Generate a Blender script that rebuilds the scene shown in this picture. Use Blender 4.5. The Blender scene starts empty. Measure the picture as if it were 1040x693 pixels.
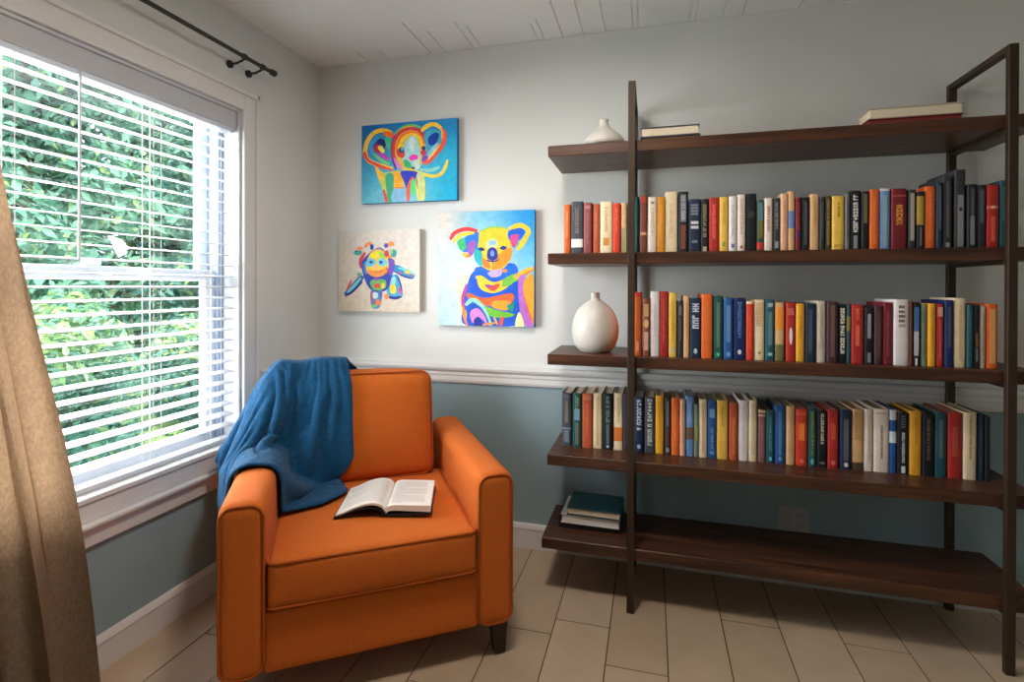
import bpy, bmesh, math, random
from mathutils import Vector, Matrix, Quaternion

random.seed(7)
S = bpy.context.scene
COL = S.collection
PI = math.pi

# ------------------------------------------------------------------ camera numbers (solved from the room's own lines)
F = 525.2948
YAW, PITCH, ROLL = math.radians(15.1116), math.radians(.2055), math.radians(.1526)
CAM = Vector((1.7289, -2.4116, 1.25))
_r = Vector((math.cos(YAW), math.sin(YAW), 0))
FW = Vector((-math.sin(YAW) * math.cos(PITCH), math.cos(YAW) * math.cos(PITCH), -math.sin(PITCH)))
_u = _r.cross(FW)
RT = _r * math.cos(ROLL) + _u * math.sin(ROLL)
UP = _u * math.cos(ROLL) - _r * math.sin(ROLL)

def at(px, py, axis, val):
    """measured photo point -> world point on the plane axis = val"""
    d = FW + RT * ((px - 520) / F) - UP * ((py - 292.7325) / F)
    return CAM + d * ((val - CAM[axis]) / d[axis])

# ------------------------------------------------------------------ materials
def lin(c):
    return tuple((v / 12.92 if v <= .04045 else ((v + .055) / 1.055) ** 2.4) for v in (x / 255 for x in c))

_mats = {}
def mat(name, rgb, rough=.6, var=.08, scale=8, bump=0, bscale=200, metal=0, spec=.4, stretch=(1, 1, 1),
        sheen=0, transl=0, coat=0, detail=4, rgb2=None):
    if name in _mats: return _mats[name]
    m = bpy.data.materials.new(name); m.use_nodes = True
    n, l = m.node_tree.nodes, m.node_tree.links
    b = n['Principled BSDF']
    tc = n.new('ShaderNodeTexCoord'); mp = n.new('ShaderNodeMapping'); mp.inputs['Scale'].default_value = stretch
    l.new(tc.outputs['Object'], mp.inputs['Vector'])
    tx = n.new('ShaderNodeTexNoise'); tx.inputs['Scale'].default_value = scale; tx.inputs['Detail'].default_value = detail
    l.new(mp.outputs[0], tx.inputs['Vector'])
    rp = n.new('ShaderNodeValToRGB')
    c = lin(rgb)
    c0 = lin(rgb2) if rgb2 else tuple(v * (1 - var) for v in c)
    c1 = c if rgb2 else tuple(min(1, v * (1 + var)) for v in c)
    rp.color_ramp.elements[0].position = .3; rp.color_ramp.elements[1].position = .7
    rp.color_ramp.elements[0].color = (*c0, 1); rp.color_ramp.elements[1].color = (*c1, 1)
    l.new(tx.outputs[0], rp.inputs[0]); l.new(rp.outputs[0], b.inputs['Base Color'])
    b.inputs['Roughness'].default_value = rough; b.inputs['Metallic'].default_value = metal
    b.inputs['Specular IOR Level'].default_value = spec
    if sheen:
        b.inputs['Sheen Weight'].default_value = sheen; b.inputs['Sheen Roughness'].default_value = .5
    if coat: b.inputs['Coat Weight'].default_value = coat
    if bump:
        t2 = n.new('ShaderNodeTexNoise'); t2.inputs['Scale'].default_value = bscale; t2.inputs['Detail'].default_value = 3
        l.new(mp.outputs[0], t2.inputs['Vector'])
        bp = n.new('ShaderNodeBump'); bp.inputs['Strength'].default_value = bump; bp.inputs['Distance'].default_value = .004
        l.new(t2.outputs[0], bp.inputs['Height']); l.new(bp.outputs[0], b.inputs['Normal'])
    if transl:
        tr = n.new('ShaderNodeBsdfTranslucent'); l.new(rp.outputs[0], tr.inputs['Color'])
        mx = n.new('ShaderNodeMixShader'); mx.inputs[0].default_value = transl
        l.new(b.outputs[0], mx.inputs[1]); l.new(tr.outputs[0], mx.inputs[2])
        l.new(mx.outputs[0], n['Material Output'].inputs['Surface'])
    _mats[name] = m
    return m

def attr_mat(name, rough=.6, bump=0, bscale=120, var=.06, scale=30):
    """colour comes from the mesh's own paint (attribute Col), broken up by procedural noise"""
    if name in _mats: return _mats[name]
    m = bpy.data.materials.new(name); m.use_nodes = True
    n, l = m.node_tree.nodes, m.node_tree.links
    b = n['Principled BSDF']; b.inputs['Roughness'].default_value = rough; b.inputs['Specular IOR Level'].default_value = .3
    a = n.new('ShaderNodeAttribute'); a.attribute_name = 'Col'
    tc = n.new('ShaderNodeTexCoord'); tx = n.new('ShaderNodeTexNoise'); tx.inputs['Scale'].default_value = scale; tx.inputs['Detail'].default_value = 4
    l.new(tc.outputs['Object'], tx.inputs['Vector'])
    mr = n.new('ShaderNodeMapRange'); mr.inputs['To Min'].default_value = 1 - var; mr.inputs['To Max'].default_value = 1 + var
    mr.inputs['From Min'].default_value = .3; mr.inputs['From Max'].default_value = .7
    l.new(tx.outputs[0], mr.inputs['Value'])
    mx = n.new('ShaderNodeVectorMath'); mx.operation = 'SCALE'
    l.new(a.outputs['Color'], mx.inputs[0]); l.new(mr.outputs[0], mx.inputs['Scale'])
    l.new(mx.outputs[0], b.inputs['Base Color'])
    if bump:
        t2 = n.new('ShaderNodeTexNoise'); t2.inputs['Scale'].default_value = bscale; l.new(tc.outputs['Object'], t2.inputs['Vector'])
        bp = n.new('ShaderNodeBump'); bp.inputs['Strength'].default_value = bump; bp.inputs['Distance'].default_value = .002
        l.new(t2.outputs[0], bp.inputs['Height']); l.new(bp.outputs[0], b.inputs['Normal'])
    _mats[name] = m
    return m

# ------------------------------------------------------------------ object helpers
def obj(name, bm, m, parent=None, smooth=False, kind=None, loc=None, rz=0):
    me = bpy.data.meshes.new(name)
    bmesh.ops.recalc_face_normals(bm, faces=bm.faces[:])
    if smooth:
        for f in bm.faces: f.smooth = True
        for e in bm.edges:
            if len(e.link_faces) == 2 and e.calc_face_angle() > math.radians(50): e.smooth = False
    bm.to_mesh(me); bm.free()
    for k in (m if isinstance(m, (list, tuple)) else [m]): me.materials.append(k)
    o = bpy.data.objects.new(name, me); COL.objects.link(o)
    if parent: o.parent = parent
    if kind: o['kind'] = kind
    if loc is not None: o.location = loc
    if rz: o.rotation_euler = (0, 0, rz)
    return o

def tag(o, label, cat, group=None):
    o['label'] = label; o['category'] = cat
    if group: o['group'] = group
    return o

def thing(name, label, cat, loc=(0, 0, 0), rz=0, group=None):
    o = bpy.data.objects.new(name, None); COL.objects.link(o)
    o.location = loc; o.rotation_euler = (0, 0, rz); o.empty_display_size = .05
    return tag(o, label, cat, group)

def box(bm, x0, x1, y0, y1, z0, z1, mi=0):
    v = [bm.verts.new((x, y, z)) for x in (x0, x1) for y in (y0, y1) for z in (z0, z1)]
    fs = []
    for q in ((0, 1, 3, 2), (4, 6, 7, 5), (0, 4, 5, 1), (2, 3, 7, 6), (0, 2, 6, 4), (1, 5, 7, 3)):
        f = bm.faces.new([v[i] for i in q]); f.material_index = mi; fs.append(f)
    return fs

def bbox(x0, x1, y0, y1, z0, z1, bev=.003, seg=2):
    bm = bmesh.new(); box(bm, x0, x1, y0, y1, z0, z1)
    if bev: bmesh.ops.bevel(bm, geom=bm.edges[:], offset=bev, segments=seg, profile=.5, affect='EDGES')
    return bm

def rbox(x0, x1, y0, y1, z0, z1, r, n=14, deform=None):
    """box with round edges, gridded so that it can be puffed by deform(p, u, v, w)"""
    bm = bmesh.new()
    c = Vector(((x0 + x1) / 2, (y0 + y1) / 2, (z0 + z1) / 2)); h = Vector(((x1 - x0) / 2, (y1 - y0) / 2, (z1 - z0) / 2))
    bmesh.ops.create_cube(bm, size=2)
    bmesh.ops.subdivide_edges(bm, edges=bm.edges[:], cuts=n - 1, use_grid_fill=True)
    for v in bm.verts:
        p = v.co.copy()
        q = Vector()
        for i in range(3):
            # crowd the grid towards the edges
            s = p[i]; a = 1 - min(.9, 2.2 * r / h[i]) if h[i] > 2.2 * r else .1
            t = s / .6 * a if abs(s) <= .6 else math.copysign(a + (abs(s) - .6) / .4 * (1 - a), s)
            q[i] = t * h[i]
        inner = Vector([max(-(h[i] - r), min(h[i] - r, q[i])) for i in range(3)])
        d = q - inner
        if d.length > 1e-9: q = inner + d.normalized() * min(r, d.length if sum(abs(k) > 1e-9 for k in d) == 1 else r)
        if deform: q = deform(q, q.x / h.x, q.y / h.y, q.z / h.z)
        v.co = c + q
    return bm

def tube(bm, pts, r, n=8, closed=False, cap=True):
    pts = [Vector(p) for p in pts]; N = len(pts); rings = []
    up = None
    for i, p in enumerate(pts):
        if closed: t = pts[(i + 1) % N] - pts[i - 1]
        else: t = pts[min(N - 1, i + 1)] - pts[max(0, i - 1)]
        t.normalize()
        if up is None: up = Vector((0, 0, 1)) if abs(t.z) < .9 else Vector((1, 0, 0))
        a = t.cross(up)
        if a.length < 1e-6: a = t.cross(Vector((0, 1, 0)))
        a.normalize(); b = a.cross(t); up = b
        rr = r(i / (N - 1)) if callable(r) else r
        rings.append([bm.verts.new(p + a * math.cos(2 * PI * k / n) * rr + b * math.sin(2 * PI * k / n) * rr) for k in range(n)])
    for i in range(N if closed else N - 1):
        A, B = rings[i], rings[(i + 1) % N]
        for k in range(n): bm.faces.new((A[k], A[(k + 1) % n], B[(k + 1) % n], B[k]))
    if cap and not closed: bm.faces.new(rings[0][::-1]); bm.faces.new(rings[-1])

def lathe(prof, n=40):
    bm = bmesh.new(); rings = []
    for r, z in prof:
        rings.append([bm.verts.new((r * math.cos(2 * PI * k / n), r * math.sin(2 * PI * k / n), z)) for k in range(n)])
    for A, B in zip(rings, rings[1:]):
        for k in range(n): bm.faces.new((A[k], A[(k + 1) % n], B[(k + 1) % n], B[k]))
    bm.faces.new(rings[0][::-1])
    bm.faces.new(rings[-1])
    return bm

def rrect(x0, x1, y0, y1, r, n=6):
    out = []
    for cx, cy, a0 in ((x1 - r, y1 - r, 0), (x0 + r, y1 - r, 90), (x0 + r, y0 + r, 180), (x1 - r, y0 + r, 270)):
        for k in range(n + 1):
            a = math.radians(a0 + 90 * k / n); out.append((cx + r * math.cos(a), cy + r * math.sin(a)))
    return out

def spline(pts, closed=False, k=6):
    P = [Vector((*p, 0)) if len(p) == 2 else Vector(p) for p in pts]; N = len(P); out = []
    for i in range(N if closed else N - 1):
        if closed: a, b, c, d = P[i - 1], P[i], P[(i + 1) % N], P[(i + 2) % N]
        else: a, b, c, d = P[max(0, i - 1)], P[i], P[i + 1], P[min(N - 1, i + 2)]
        for j in range(k):
            t = j / k
            out.append(.5 * ((2 * b) + (c - a) * t + (2 * a - 5 * b + 4 * c - d) * t * t + (3 * b - a - 3 * c + d) * t ** 3))
    if not closed: out.append(P[-1])
    return out

# ------------------------------------------------------------------ palette
M_wall = mat('white_wall_paint', (220, 222, 219), .75, .02, 3, .25, 90)
M_low = mat('blue_grey_wall_paint', (146, 170, 177), .75, .03, 3, .25, 90)
M_ceil = mat('white_ceiling_paint', (238, 239, 238), .8, .03, 3, .15, 60)
M_trim = mat('white_trim_paint', (222, 221, 219), .45, .02, 5)
M_vinyl = mat('white_vinyl', (206, 210, 216), .4, .01, 5)
M_track = mat('grey_sash_track', (150, 165, 185), .5, .03, 5)
M_slat = mat('white_slat', (212, 214, 218), .45, .01, 5, transl=.2)
M_cord = mat('white_cord', (225, 225, 225), .8)
M_metal = mat('dark_iron', (62, 60, 58), .45, .1, 30, metal=.5)
M_post = mat('bronze_black_metal', (64, 50, 38), .5, .12, 20, metal=.35)
M_wood = mat('dark_walnut', (94, 57, 36), .42, .3, 9, .08, 60, stretch=(.35, 5, 5), rgb2=(49, 29, 19), coat=.08)
M_orange = mat('burnt_orange_weave', (207, 106, 37), .9, .06, 90, .5, 700, sheen=.04, spec=.2)
M_piping = mat('burnt_orange_piping', (172, 83, 26), .85, .06, 60, spec=.2)
M_leg = mat('espresso_leg', (48, 30, 22), .4, .2, 20)
M_blue = mat('blue_fleece', (22, 76, 114), .95, .25, 60, .9, 260, sheen=.12, spec=.1, detail=6)
M_curt = mat('beige_linen', (180, 158, 134), .9, .16, 160, .4, 500, spec=.1, transl=.12, stretch=(1, 1, .5))
M_page = mat('cream_pages', (232, 218, 192), .8, .1, 40, stretch=(30, 1, 1))
M_pagew = mat('white_pages', (236, 232, 224), .8, .03, 40)
M_vase = mat('white_ceramic', (206, 201, 193), .4, .03, 12, .15, 40)
M_mark = attr_mat('spine_print', .6)
M_paint = attr_mat('acrylic_paint', .55, .35, 160, .10, 45)
M_canvas = mat('canvas_edge', (216, 208, 194), .8, .05, 60)
M_plate = mat('outlet_plate', (178, 180, 178), .45, .02, 5)
M_dark = mat('dark_slot', (30, 30, 30), .6)
M_bark = mat('bark', (92, 78, 62), .9, .3, 12, .6, 20)
M_lawn = mat('lawn_grass', (120, 150, 84), .9, .3, 6)
M_grout = mat('grey_grout', (78, 68, 58), .9, .1, 30)
M_brick = mat('exterior_wall', (190, 188, 184), .8)
M_tile = attr_mat('wood_look_tile', .42, .12, 60, .07, 7)

# ------------------------------------------------------------------ the room
H = 2.4206
XR, YR = 4.3, -4.6            # right wall and wall behind the camera
WY0, WY1, WZ0, WZ1 = -1.95, -.54, .577, 2.014      # window opening in the left wall
LZ = .80                      # paint changes colour behind the chair rail

def struct(name, bm, m, **k): return obj(name, bm, m, kind='structure', **k)

bm = bmesh.new()              # left wall around the window opening
for y0, y1, z0, z1, mi in ((YR, WY0, 0, LZ, 1), (YR, WY0, LZ, H, 0), (WY1, 0, 0, LZ, 1), (WY1, 0, LZ, H, 0),
                           (WY0, WY1, 0, WZ0, 1), (WY0, WY1, WZ1, H, 0)):
    box(bm, -.2, 0, y0, y1, z0, z1, mi)
struct('wall_left', bm, [M_wall, M_low])
bm = bmesh.new(); box(bm, -.2, XR + .2, 0, .2, 0, LZ, 1); box(bm, -.2, XR + .2, 0, .2, LZ, H, 0)
struct('wall_back', bm, [M_wall, M_low])
bm = bmesh.new(); box(bm, XR, XR + .2, YR - .2, 0, 0, LZ, 1); box(bm, XR, XR + .2, YR - .2, 0, LZ, H, 0)
struct('wall_right', bm, [M_wall, M_low])
bm = bmesh.new(); box(bm, -.2, XR, YR - .2, YR, 0, LZ, 1); box(bm, -.2, XR, YR - .2, YR, LZ, H, 0)
struct('wall_rear', bm, [M_wall, M_low])

# ceiling boards with open seams of different lengths by the back wall
seams = [(.655, .32), (.73, .22), (.882, .26), (.92, .22), (1.205, .16), (1.235, .2), (1.325, .7), (1.42, .8), (1.52, .9),
         (1.645, .9), (1.668, .9), (1.885, 1.2), (1.91, 1.2), (2.02, 1.2), (2.10, 1.2), (2.32, 1.2), (2.55, 1.2), (.30, .12), (.42, .1)]
bm = bmesh.new()
seams.sort(); x = -.2
for sx, ln in seams:
    w = .0035 if sx in (.655, 1.325, 1.42, 1.52) else .0025
    box(bm, x, sx - w, YR - .2, .2, H, H + .03)
    box(bm, sx - w, sx + w, YR - .2, -ln, H, H + .03)
    box(bm, sx - w, sx + w, -ln, .2, H + .006, H + .03)
    x = sx + w
box(bm, x, XR + .2, YR - .2, .2, H, H + .03)
box(bm, -.2, XR + .2, YR - .2, .2, H + .031, H + .2)
struct('ceiling', bm, M_ceil)

# floor: wood-look porcelain planks 0.2 m wide, running towards the back wall
bm = bmesh.new(); colr = bm.loops.layers.float_color.new('Col')
random.seed(21)
known = {6: -.495, 7: -.685, 8: -.93, 9: -.335, 10: -.62, 11: -.36, 12: -.75}
g = .0021
for i in range(-1, 22):
    x0 = .185 + .2 * i
    j0 = known.get(i, -random.uniform(.1, 1.1))
    ys = [j0 - k * 1.2 for k in range(-1, 6)]
    for a, b in zip(ys, ys[1:]):
        ya, yb = min(a, .0), max(b, YR)
        xa, xb = max(x0, 0), min(x0 + .2, XR)
        if ya - yb < .02 or xb - xa < .02: continue
        t = random.uniform(-1, 1)
        c = lin((190 + 7 * t, 168 + 7 * t, 143 + 8 * t))
        fs = box(bm, xa + g, xb - g, yb + g, ya - g, -.02, 0)
        for f in fs:
            for l in f.loops: l[colr] = (*c, 1)
box(bm, -.2, XR + .2, YR - .2, .2, -.12, -.0015, 1)
struct('floor', bm, [M_tile, M_grout])

def moulding(name, prof, p0, p1, out, m=M_trim):
    """profile (d, z) pushed along p0 -> p1, d measured into the room along out"""
    bm = bmesh.new(); A, B = [], []
    for d, z in prof:
        for P, L in ((p0, A), (p1, B)):
            L.append(bm.verts.new((P[0] + out[0] * d, P[1] + out[1] * d, z)))
    n = len(prof)
    for k in range(n): bm.faces.new((A[k], A[(k + 1) % n], B[(k + 1) % n], B[k]))
    bm.faces.new(A[::-1]); bm.faces.new(B)
    return struct(name, bm, m)
base = [(0, 0), (.018, 0), (.018, .006), (.015, .085), (.017, .092), (.012, .103), (.006, .112), (0, .114)]
rail = [(0, .772), (.010, .772), (.014, .784), (.012, .806), (.016, .812), (.016, .826), (.026, .836), (.030, .848), (.026, .858), (0, .862)]
moulding('baseboard_back', base, (.0, 0), (XR, 0), (0, -1))
moulding('baseboard_left', base, (0, -.02), (0, YR), (1, 0))
moulding('baseboard_right', base, (XR, -.02), (XR, YR), (-1, 0))
moulding('baseboard_rear', base, (0, YR), (XR, YR), (0, 1))
moulding('trim_1', rail, (0, 0), (XR, 0), (0, -1))
moulding('trim_2', rail, (0, -.03), (0, WY1 + .11), (1, 0))

# ------------------------------------------------------------------ window in the left wall
win = bpy.data.objects.new('window_1', None); COL.objects.link(win); win['kind'] = 'structure'; win.location = (0, 0, 0)
def wpart(name, *boxes, m=M_vinyl, bev=.003):
    bm = bmesh.new()
    for b in boxes:
        t = bbox(*b, bev=bev, seg=1); me = bpy.data.meshes.new('t'); t.to_mesh(me); t.free(); bm.from_mesh(me); bpy.data.meshes.remove(me)
    return obj(name, bm, m, win)
cw = .085
wpart('casing', (0, .016, WY1, WY1 + cw, WZ0 - .1, WZ1 + cw), (0, .016, WY0 - cw, WY0, WZ0 - .1, WZ1 + cw), (0, .016, WY0, WY1, WZ1, WZ1 + cw),
      (.016, .026, WY1 + cw - .02, WY1 + cw, WZ0 - .1, WZ1 + cw), (.016, .026, WY0 - cw, WY1 + cw, WZ1 + cw - .02, WZ1 + cw), m=M_trim)
wpart('stool', (-.199, .024, WY0 - cw, WY1 + cw, WZ0 - .014, WZ0 + .004), m=M_trim)
wpart('apron', (.0005, .016, WY0 - cw, WY1 + cw, .500, WZ0 - .0145), (.0005, .042, WY0 - cw, WY1 + cw, .486, .500), (.0005, .018, WY0 - cw, WY1 + cw, .42, .486), m=M_trim)
jt = .012
wpart('jamb', (-.2, -.001, WY1 - jt, WY1, WZ0 + .0045, WZ1), (-.2, -.001, WY0, WY0 + jt, WZ0 + .0045, WZ1), (-.2, -.001, WY0, WY1, WZ1 - jt, WZ1))
ya, yb = WY0 + jt, WY1 - jt
wpart('sash_track', (-.185, -.085, yb - .028, yb, WZ0 + .0045, WZ1 - jt), (-.185, -.085, ya, ya + .028, WZ0 + .0045, WZ1 - jt), m=M_track)
ya += .028; yb -= .028
ZM0, ZM1 = 1.270, 1.316
st = .062
def sash(name, x0, x1, z0, z1, zb, zt, st):
    wpart(name, (x0, x1, ya, ya + st, z0, z1), (x0, x1, yb - st, yb, z0, z1), (x0, x1, ya + st, yb - st, z0, z0 + zb), (x0, x1, ya + st, yb - st, z1 - zt, z1))
sash('upper_sash', -.175, -.14, ZM0, WZ1 - jt, ZM1 - ZM0, .03, .044)
sash('lower_sash', -.135, -.10, WZ0 + .0045, ZM1, .06, ZM1 - ZM0, .052)
wpart('sash_lock', (-.118, -.10, -1.12, -1.06, ZM1, ZM1 + .018))
gm = bpy.data.materials.new('window_glass'); gm.use_nodes = True
n, l = gm.node_tree.nodes, gm.node_tree.links
n.remove(n['Principled BSDF'])
tr = n.new('ShaderNodeBsdfTransparent'); gl = n.new('ShaderNodeBsdfGlossy'); gl.inputs['Roughness'].default_value = .02
lw = n.new('ShaderNodeLayerWeight'); lw.inputs['Blend'].default_value = .5
pw_ = n.new('ShaderNodeMath'); pw_.operation = 'POWER'; pw_.inputs[1].default_value = 4; l.new(lw.outputs['Facing'], pw_.inputs[0])
fr = n.new('ShaderNodeMath'); fr.operation = 'MULTIPLY_ADD'; fr.inputs[1].default_value = .5; fr.inputs[2].default_value = .03; l.new(pw_.outputs[0], fr.inputs[0])
mx = n.new('ShaderNodeMixShader'); l.new(fr.outputs[0], mx.inputs[0]); l.new(tr.outputs[0], mx.inputs[1]); l.new(gl.outputs[0], mx.inputs[2])
l.new(mx.outputs[0], n['Material Output'].inputs['Surface'])
wpart('upper_pane', (-.159, -.155, ya + .044, yb - .044, ZM1, WZ1 - jt - .03), m=gm, bev=0)
wpart('lower_pane', (-.119, -.115, ya + .052, yb - .052, WZ0 + .0645, ZM0), m=gm, bev=0)

# ------------------------------------------------------------------ blind
blind = thing('window_blind', 'white horizontal slatted blind, lowered inside the window recess with slats open', 'blind', (-.047, WY1 - .02, WZ1 - jt))
bx, by0, by1 = -.047, WY0 + .018, WY1 - .018
def bl(name, bm, m, **k):
    bmesh.ops.translate(bm, verts=bm.verts[:], vec=(.047, -(WY1 - .02), -(WZ1 - jt)))
    return obj(name, bm, m, blind, **k)
bm = bbox(bx - .030, bx + .027, by0, by1, 1.914, WZ1 - jt - .001, .003); bl('head_rail', bm, M_slat)
bm = bbox(bx + .028, bx + .036, by0, by1, 1.93, WZ1 - jt - .001, .003); bl('valance', bm, M_slat)
z = 1.653 + 5 * .0455
while z > .612:
    bm = bmesh.new(); rows = []
    for y in (by0, by1):
        for dz in (.0012, -.0012):
            rows.append([bm.verts.new((bx - .025 + .05 * k / 6, y, z + dz + .0028 * (1 - (k / 3 - 1) ** 2) - .003 * (k / 3 - 1))) for k in range(7)])
    for A, B in ((rows[0], rows[2]), (rows[1], rows[3]), (rows[0], rows[1]), (rows[2], rows[3])):
        for k in range(6): bm.faces.new((A[k], A[k + 1], B[k + 1], B[k]))
    for k in (0, 6): bm.faces.new((rows[0][k], rows[1][k], rows[3][k], rows[2][k]))
    bl('slat', bm, M_slat, smooth=True)
    z -= .0455
bl('bottom_rail', bbox(bx - .026, bx + .026, by0, by1, .5825, .600, .004), M_slat)
for y in (-.63, -.905, -.935, -1.36, -1.7):
    bm = bmesh.new()
    for dx in (-.0265, .0265): tube(bm, [(bx + dx, y, 1.955), (bx + dx, y, .600)], .0013, 5)
    bl('ladder_cord', bm, M_cord)
bm = bmesh.new(); tube(bm, [(bx + .034, -1.19, 1.95), (bx + .036, -1.195, 1.33)], .004, 8); bl('tilt_wand', bm, M_slat)

# ------------------------------------------------------------------ curtain rod
rod = thing('curtain_rod', 'thin dark metal curtain rod on brackets above the window', 'curtain rod', (.08, -.46, 2.208))
bm = bmesh.new(); tube(bm, [(0, 0, 0), (0, -2.0, 0)], .0085, 12); obj('pole', bm, M_metal, rod, smooth=True)
bm = bmesh.new(); tube(bm, [(0, .03, 0), (0, .022, 0), (0, .008, 0), (0, 0, 0)], lambda t: .014 if t < .8 else .010, 14); obj('finial', bm, M_metal, rod, smooth=True)
bm = bmesh.new(); tube(bm, [(0, -2.03, 0), (0, -2.0, 0)], .014, 14); obj('finial', bm, M_metal, rod, smooth=True)
for y in (-.045, -.15, -1.93):
    bm = bmesh.new(); tube(bm, [(-.078, y, -.022), (-.04, y, -.022), (-.012, y, -.014), (0, y, -.006)], .005, 8)
    tube(bm, [(-.0798, y, -.022), (-.070, y, -.022)], .016, 14)
    tube(bm, [(0, y - .008, 0), (0, y + .008, 0)], .0125, 12)
    obj('bracket', bm, M_metal, rod, smooth=True)

# ------------------------------------------------------------------ curtain
cur = thing('curtain', 'long beige linen curtain panel hanging in folds at the left of the window', 'curtain', (.1, -1.6, .015))
bm = bmesh.new(); NS, NZ = 90, 40; grid = []
for j in range(NZ + 1):
    t = j / NZ; z = .015 + t * (2.17 - .015); row = []
    yr = -1.232 - .17 * min(1, z / 1.1) - .13 * max(0, (z - 1.1)) + .02 * math.sin(z * 2.2)   # leading edge leans out towards the floor
    yl = -1.93 - .02 * t
    for i in range(NS + 1):
        s = i / NS
        y = yr + (yl - yr) * s
        amp = .034 * (1 - .35 * t)
        ph = s * 2 * PI * 5.2
        x = .10 + amp * math.cos(ph + .35) + .010 * math.sin(2.3 * ph + 3 * z) + .008 * math.sin(3 * z + 6 * s)
        row.append(bm.verts.new((x - .1, y + .012 * math.sin(2 * ph) + 1.6, z - .015)))
    grid.append(row)
for j in range(NZ):
    for i in range(NS): bm.faces.new((grid[j][i], grid[j][i + 1], grid[j + 1][i + 1], grid[j + 1][i]))
bmesh.ops.solidify(bm, geom=bm.faces[:], thickness=.0025)
obj('panel', bm, M_curt, cur, smooth=True)
for k in range(6):
    yy = -1.54 - .07 * k
    bm = bmesh.new(); tube(bm, [(-.02 + .013 * math.cos(a), yy + 1.6, 2.1935 + .013 * math.sin(a)) for a in [2 * PI * q / 14 for q in range(14)]], .0018, 6, closed=True)
    bmesh.ops.rotate(bm, verts=bm.verts[:], cent=(0, yy + 1.6, 2.1935), matrix=Matrix.Rotation(0, 3, 'X'))
    obj('ring', bm, M_metal, cur, smooth=True)

# ------------------------------------------------------------------ bookcase
XL, XRP, YF, YB, ZT = 1.6537, 2.8473, -.3926, -.0726, 2.0331
SX0, SX1, SYF, SYB, TH = 1.326, 2.948, -.372, -.045, .043
SB = [1.7690, 1.3389, .9357, .5326, .1962]                 # underside of each shelf, top to bottom
ST = [s + TH for s in SB]
case = thing('bookcase', 'tall open bookcase with dark walnut shelves between dark square metal posts', 'bookcase', (2.13, -.2, 0))
def cs(name, bm, m, **k):
    bmesh.ops.translate(bm, verts=bm.verts[:], vec=(-2.13, .2, 0)); return obj(name, bm, m, case, **k)
pw = .027
for px in (XL, XRP):
    cs('post', bbox(px - pw / 2, px + pw / 2, YF, YF + .0195, 0, ZT, .0015, 1), M_post)
    cs('post', bbox(px - pw / 2, px + pw / 2, SYB + .001, SYB + .021, 0, ZT, .0015, 1), M_post)
    cs('top_bar', bbox(px - pw / 2, px + pw / 2, YF + .0197, SYB + .0008, ZT - .022, ZT, .0015, 1), M_post)
    for s in SB:
        cs('shelf_bracket', bbox(px - .010, px + .010, YF + .0197, SYB + .0008, s - .0135, s - .0003, .001, 1), M_post)
for s in SB: cs('shelf', bbox(SX0 - (.022 if s < .3 else 0), SX1, SYF, SYB, s, s + TH, .002, 1), M_wood)

# ------------------------------------------------------------------ books
PAL = dict(
    orange=(222, 104, 42), slate=(70, 78, 88), rose=(150, 78, 80), rust=(188, 88, 58), cream=(232, 214, 178), scarlet=(210, 66, 44),
    tan=(214, 172, 124), teal=(38, 84, 90), brown=(124, 66, 48), ivory=(230, 218, 204), gold=(222, 150, 44), black=(30, 32, 36), navy=(34, 48, 72),
    red=(178, 50, 44), yellow=(232, 190, 84), white=(226, 220, 220), olive=(72, 70, 48), peach=(224, 178, 146), maroon=(118, 34, 44), blue=(40, 88, 150),
    skyblue=(110, 150, 205), gray=(120, 120, 122), charcoal=(54, 54, 58), plum=(72, 48, 56), sage=(128, 142, 122), amber=(226, 166, 48), mauve=(132, 92, 94),
    indigo=(28, 44, 96), stone=(196, 186, 170), green=(36, 84, 72))
def bookmat(c): return mat(c + '_book_cover', PAL[c], .5, .07, 25, .05, 300, spec=.35)

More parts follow.
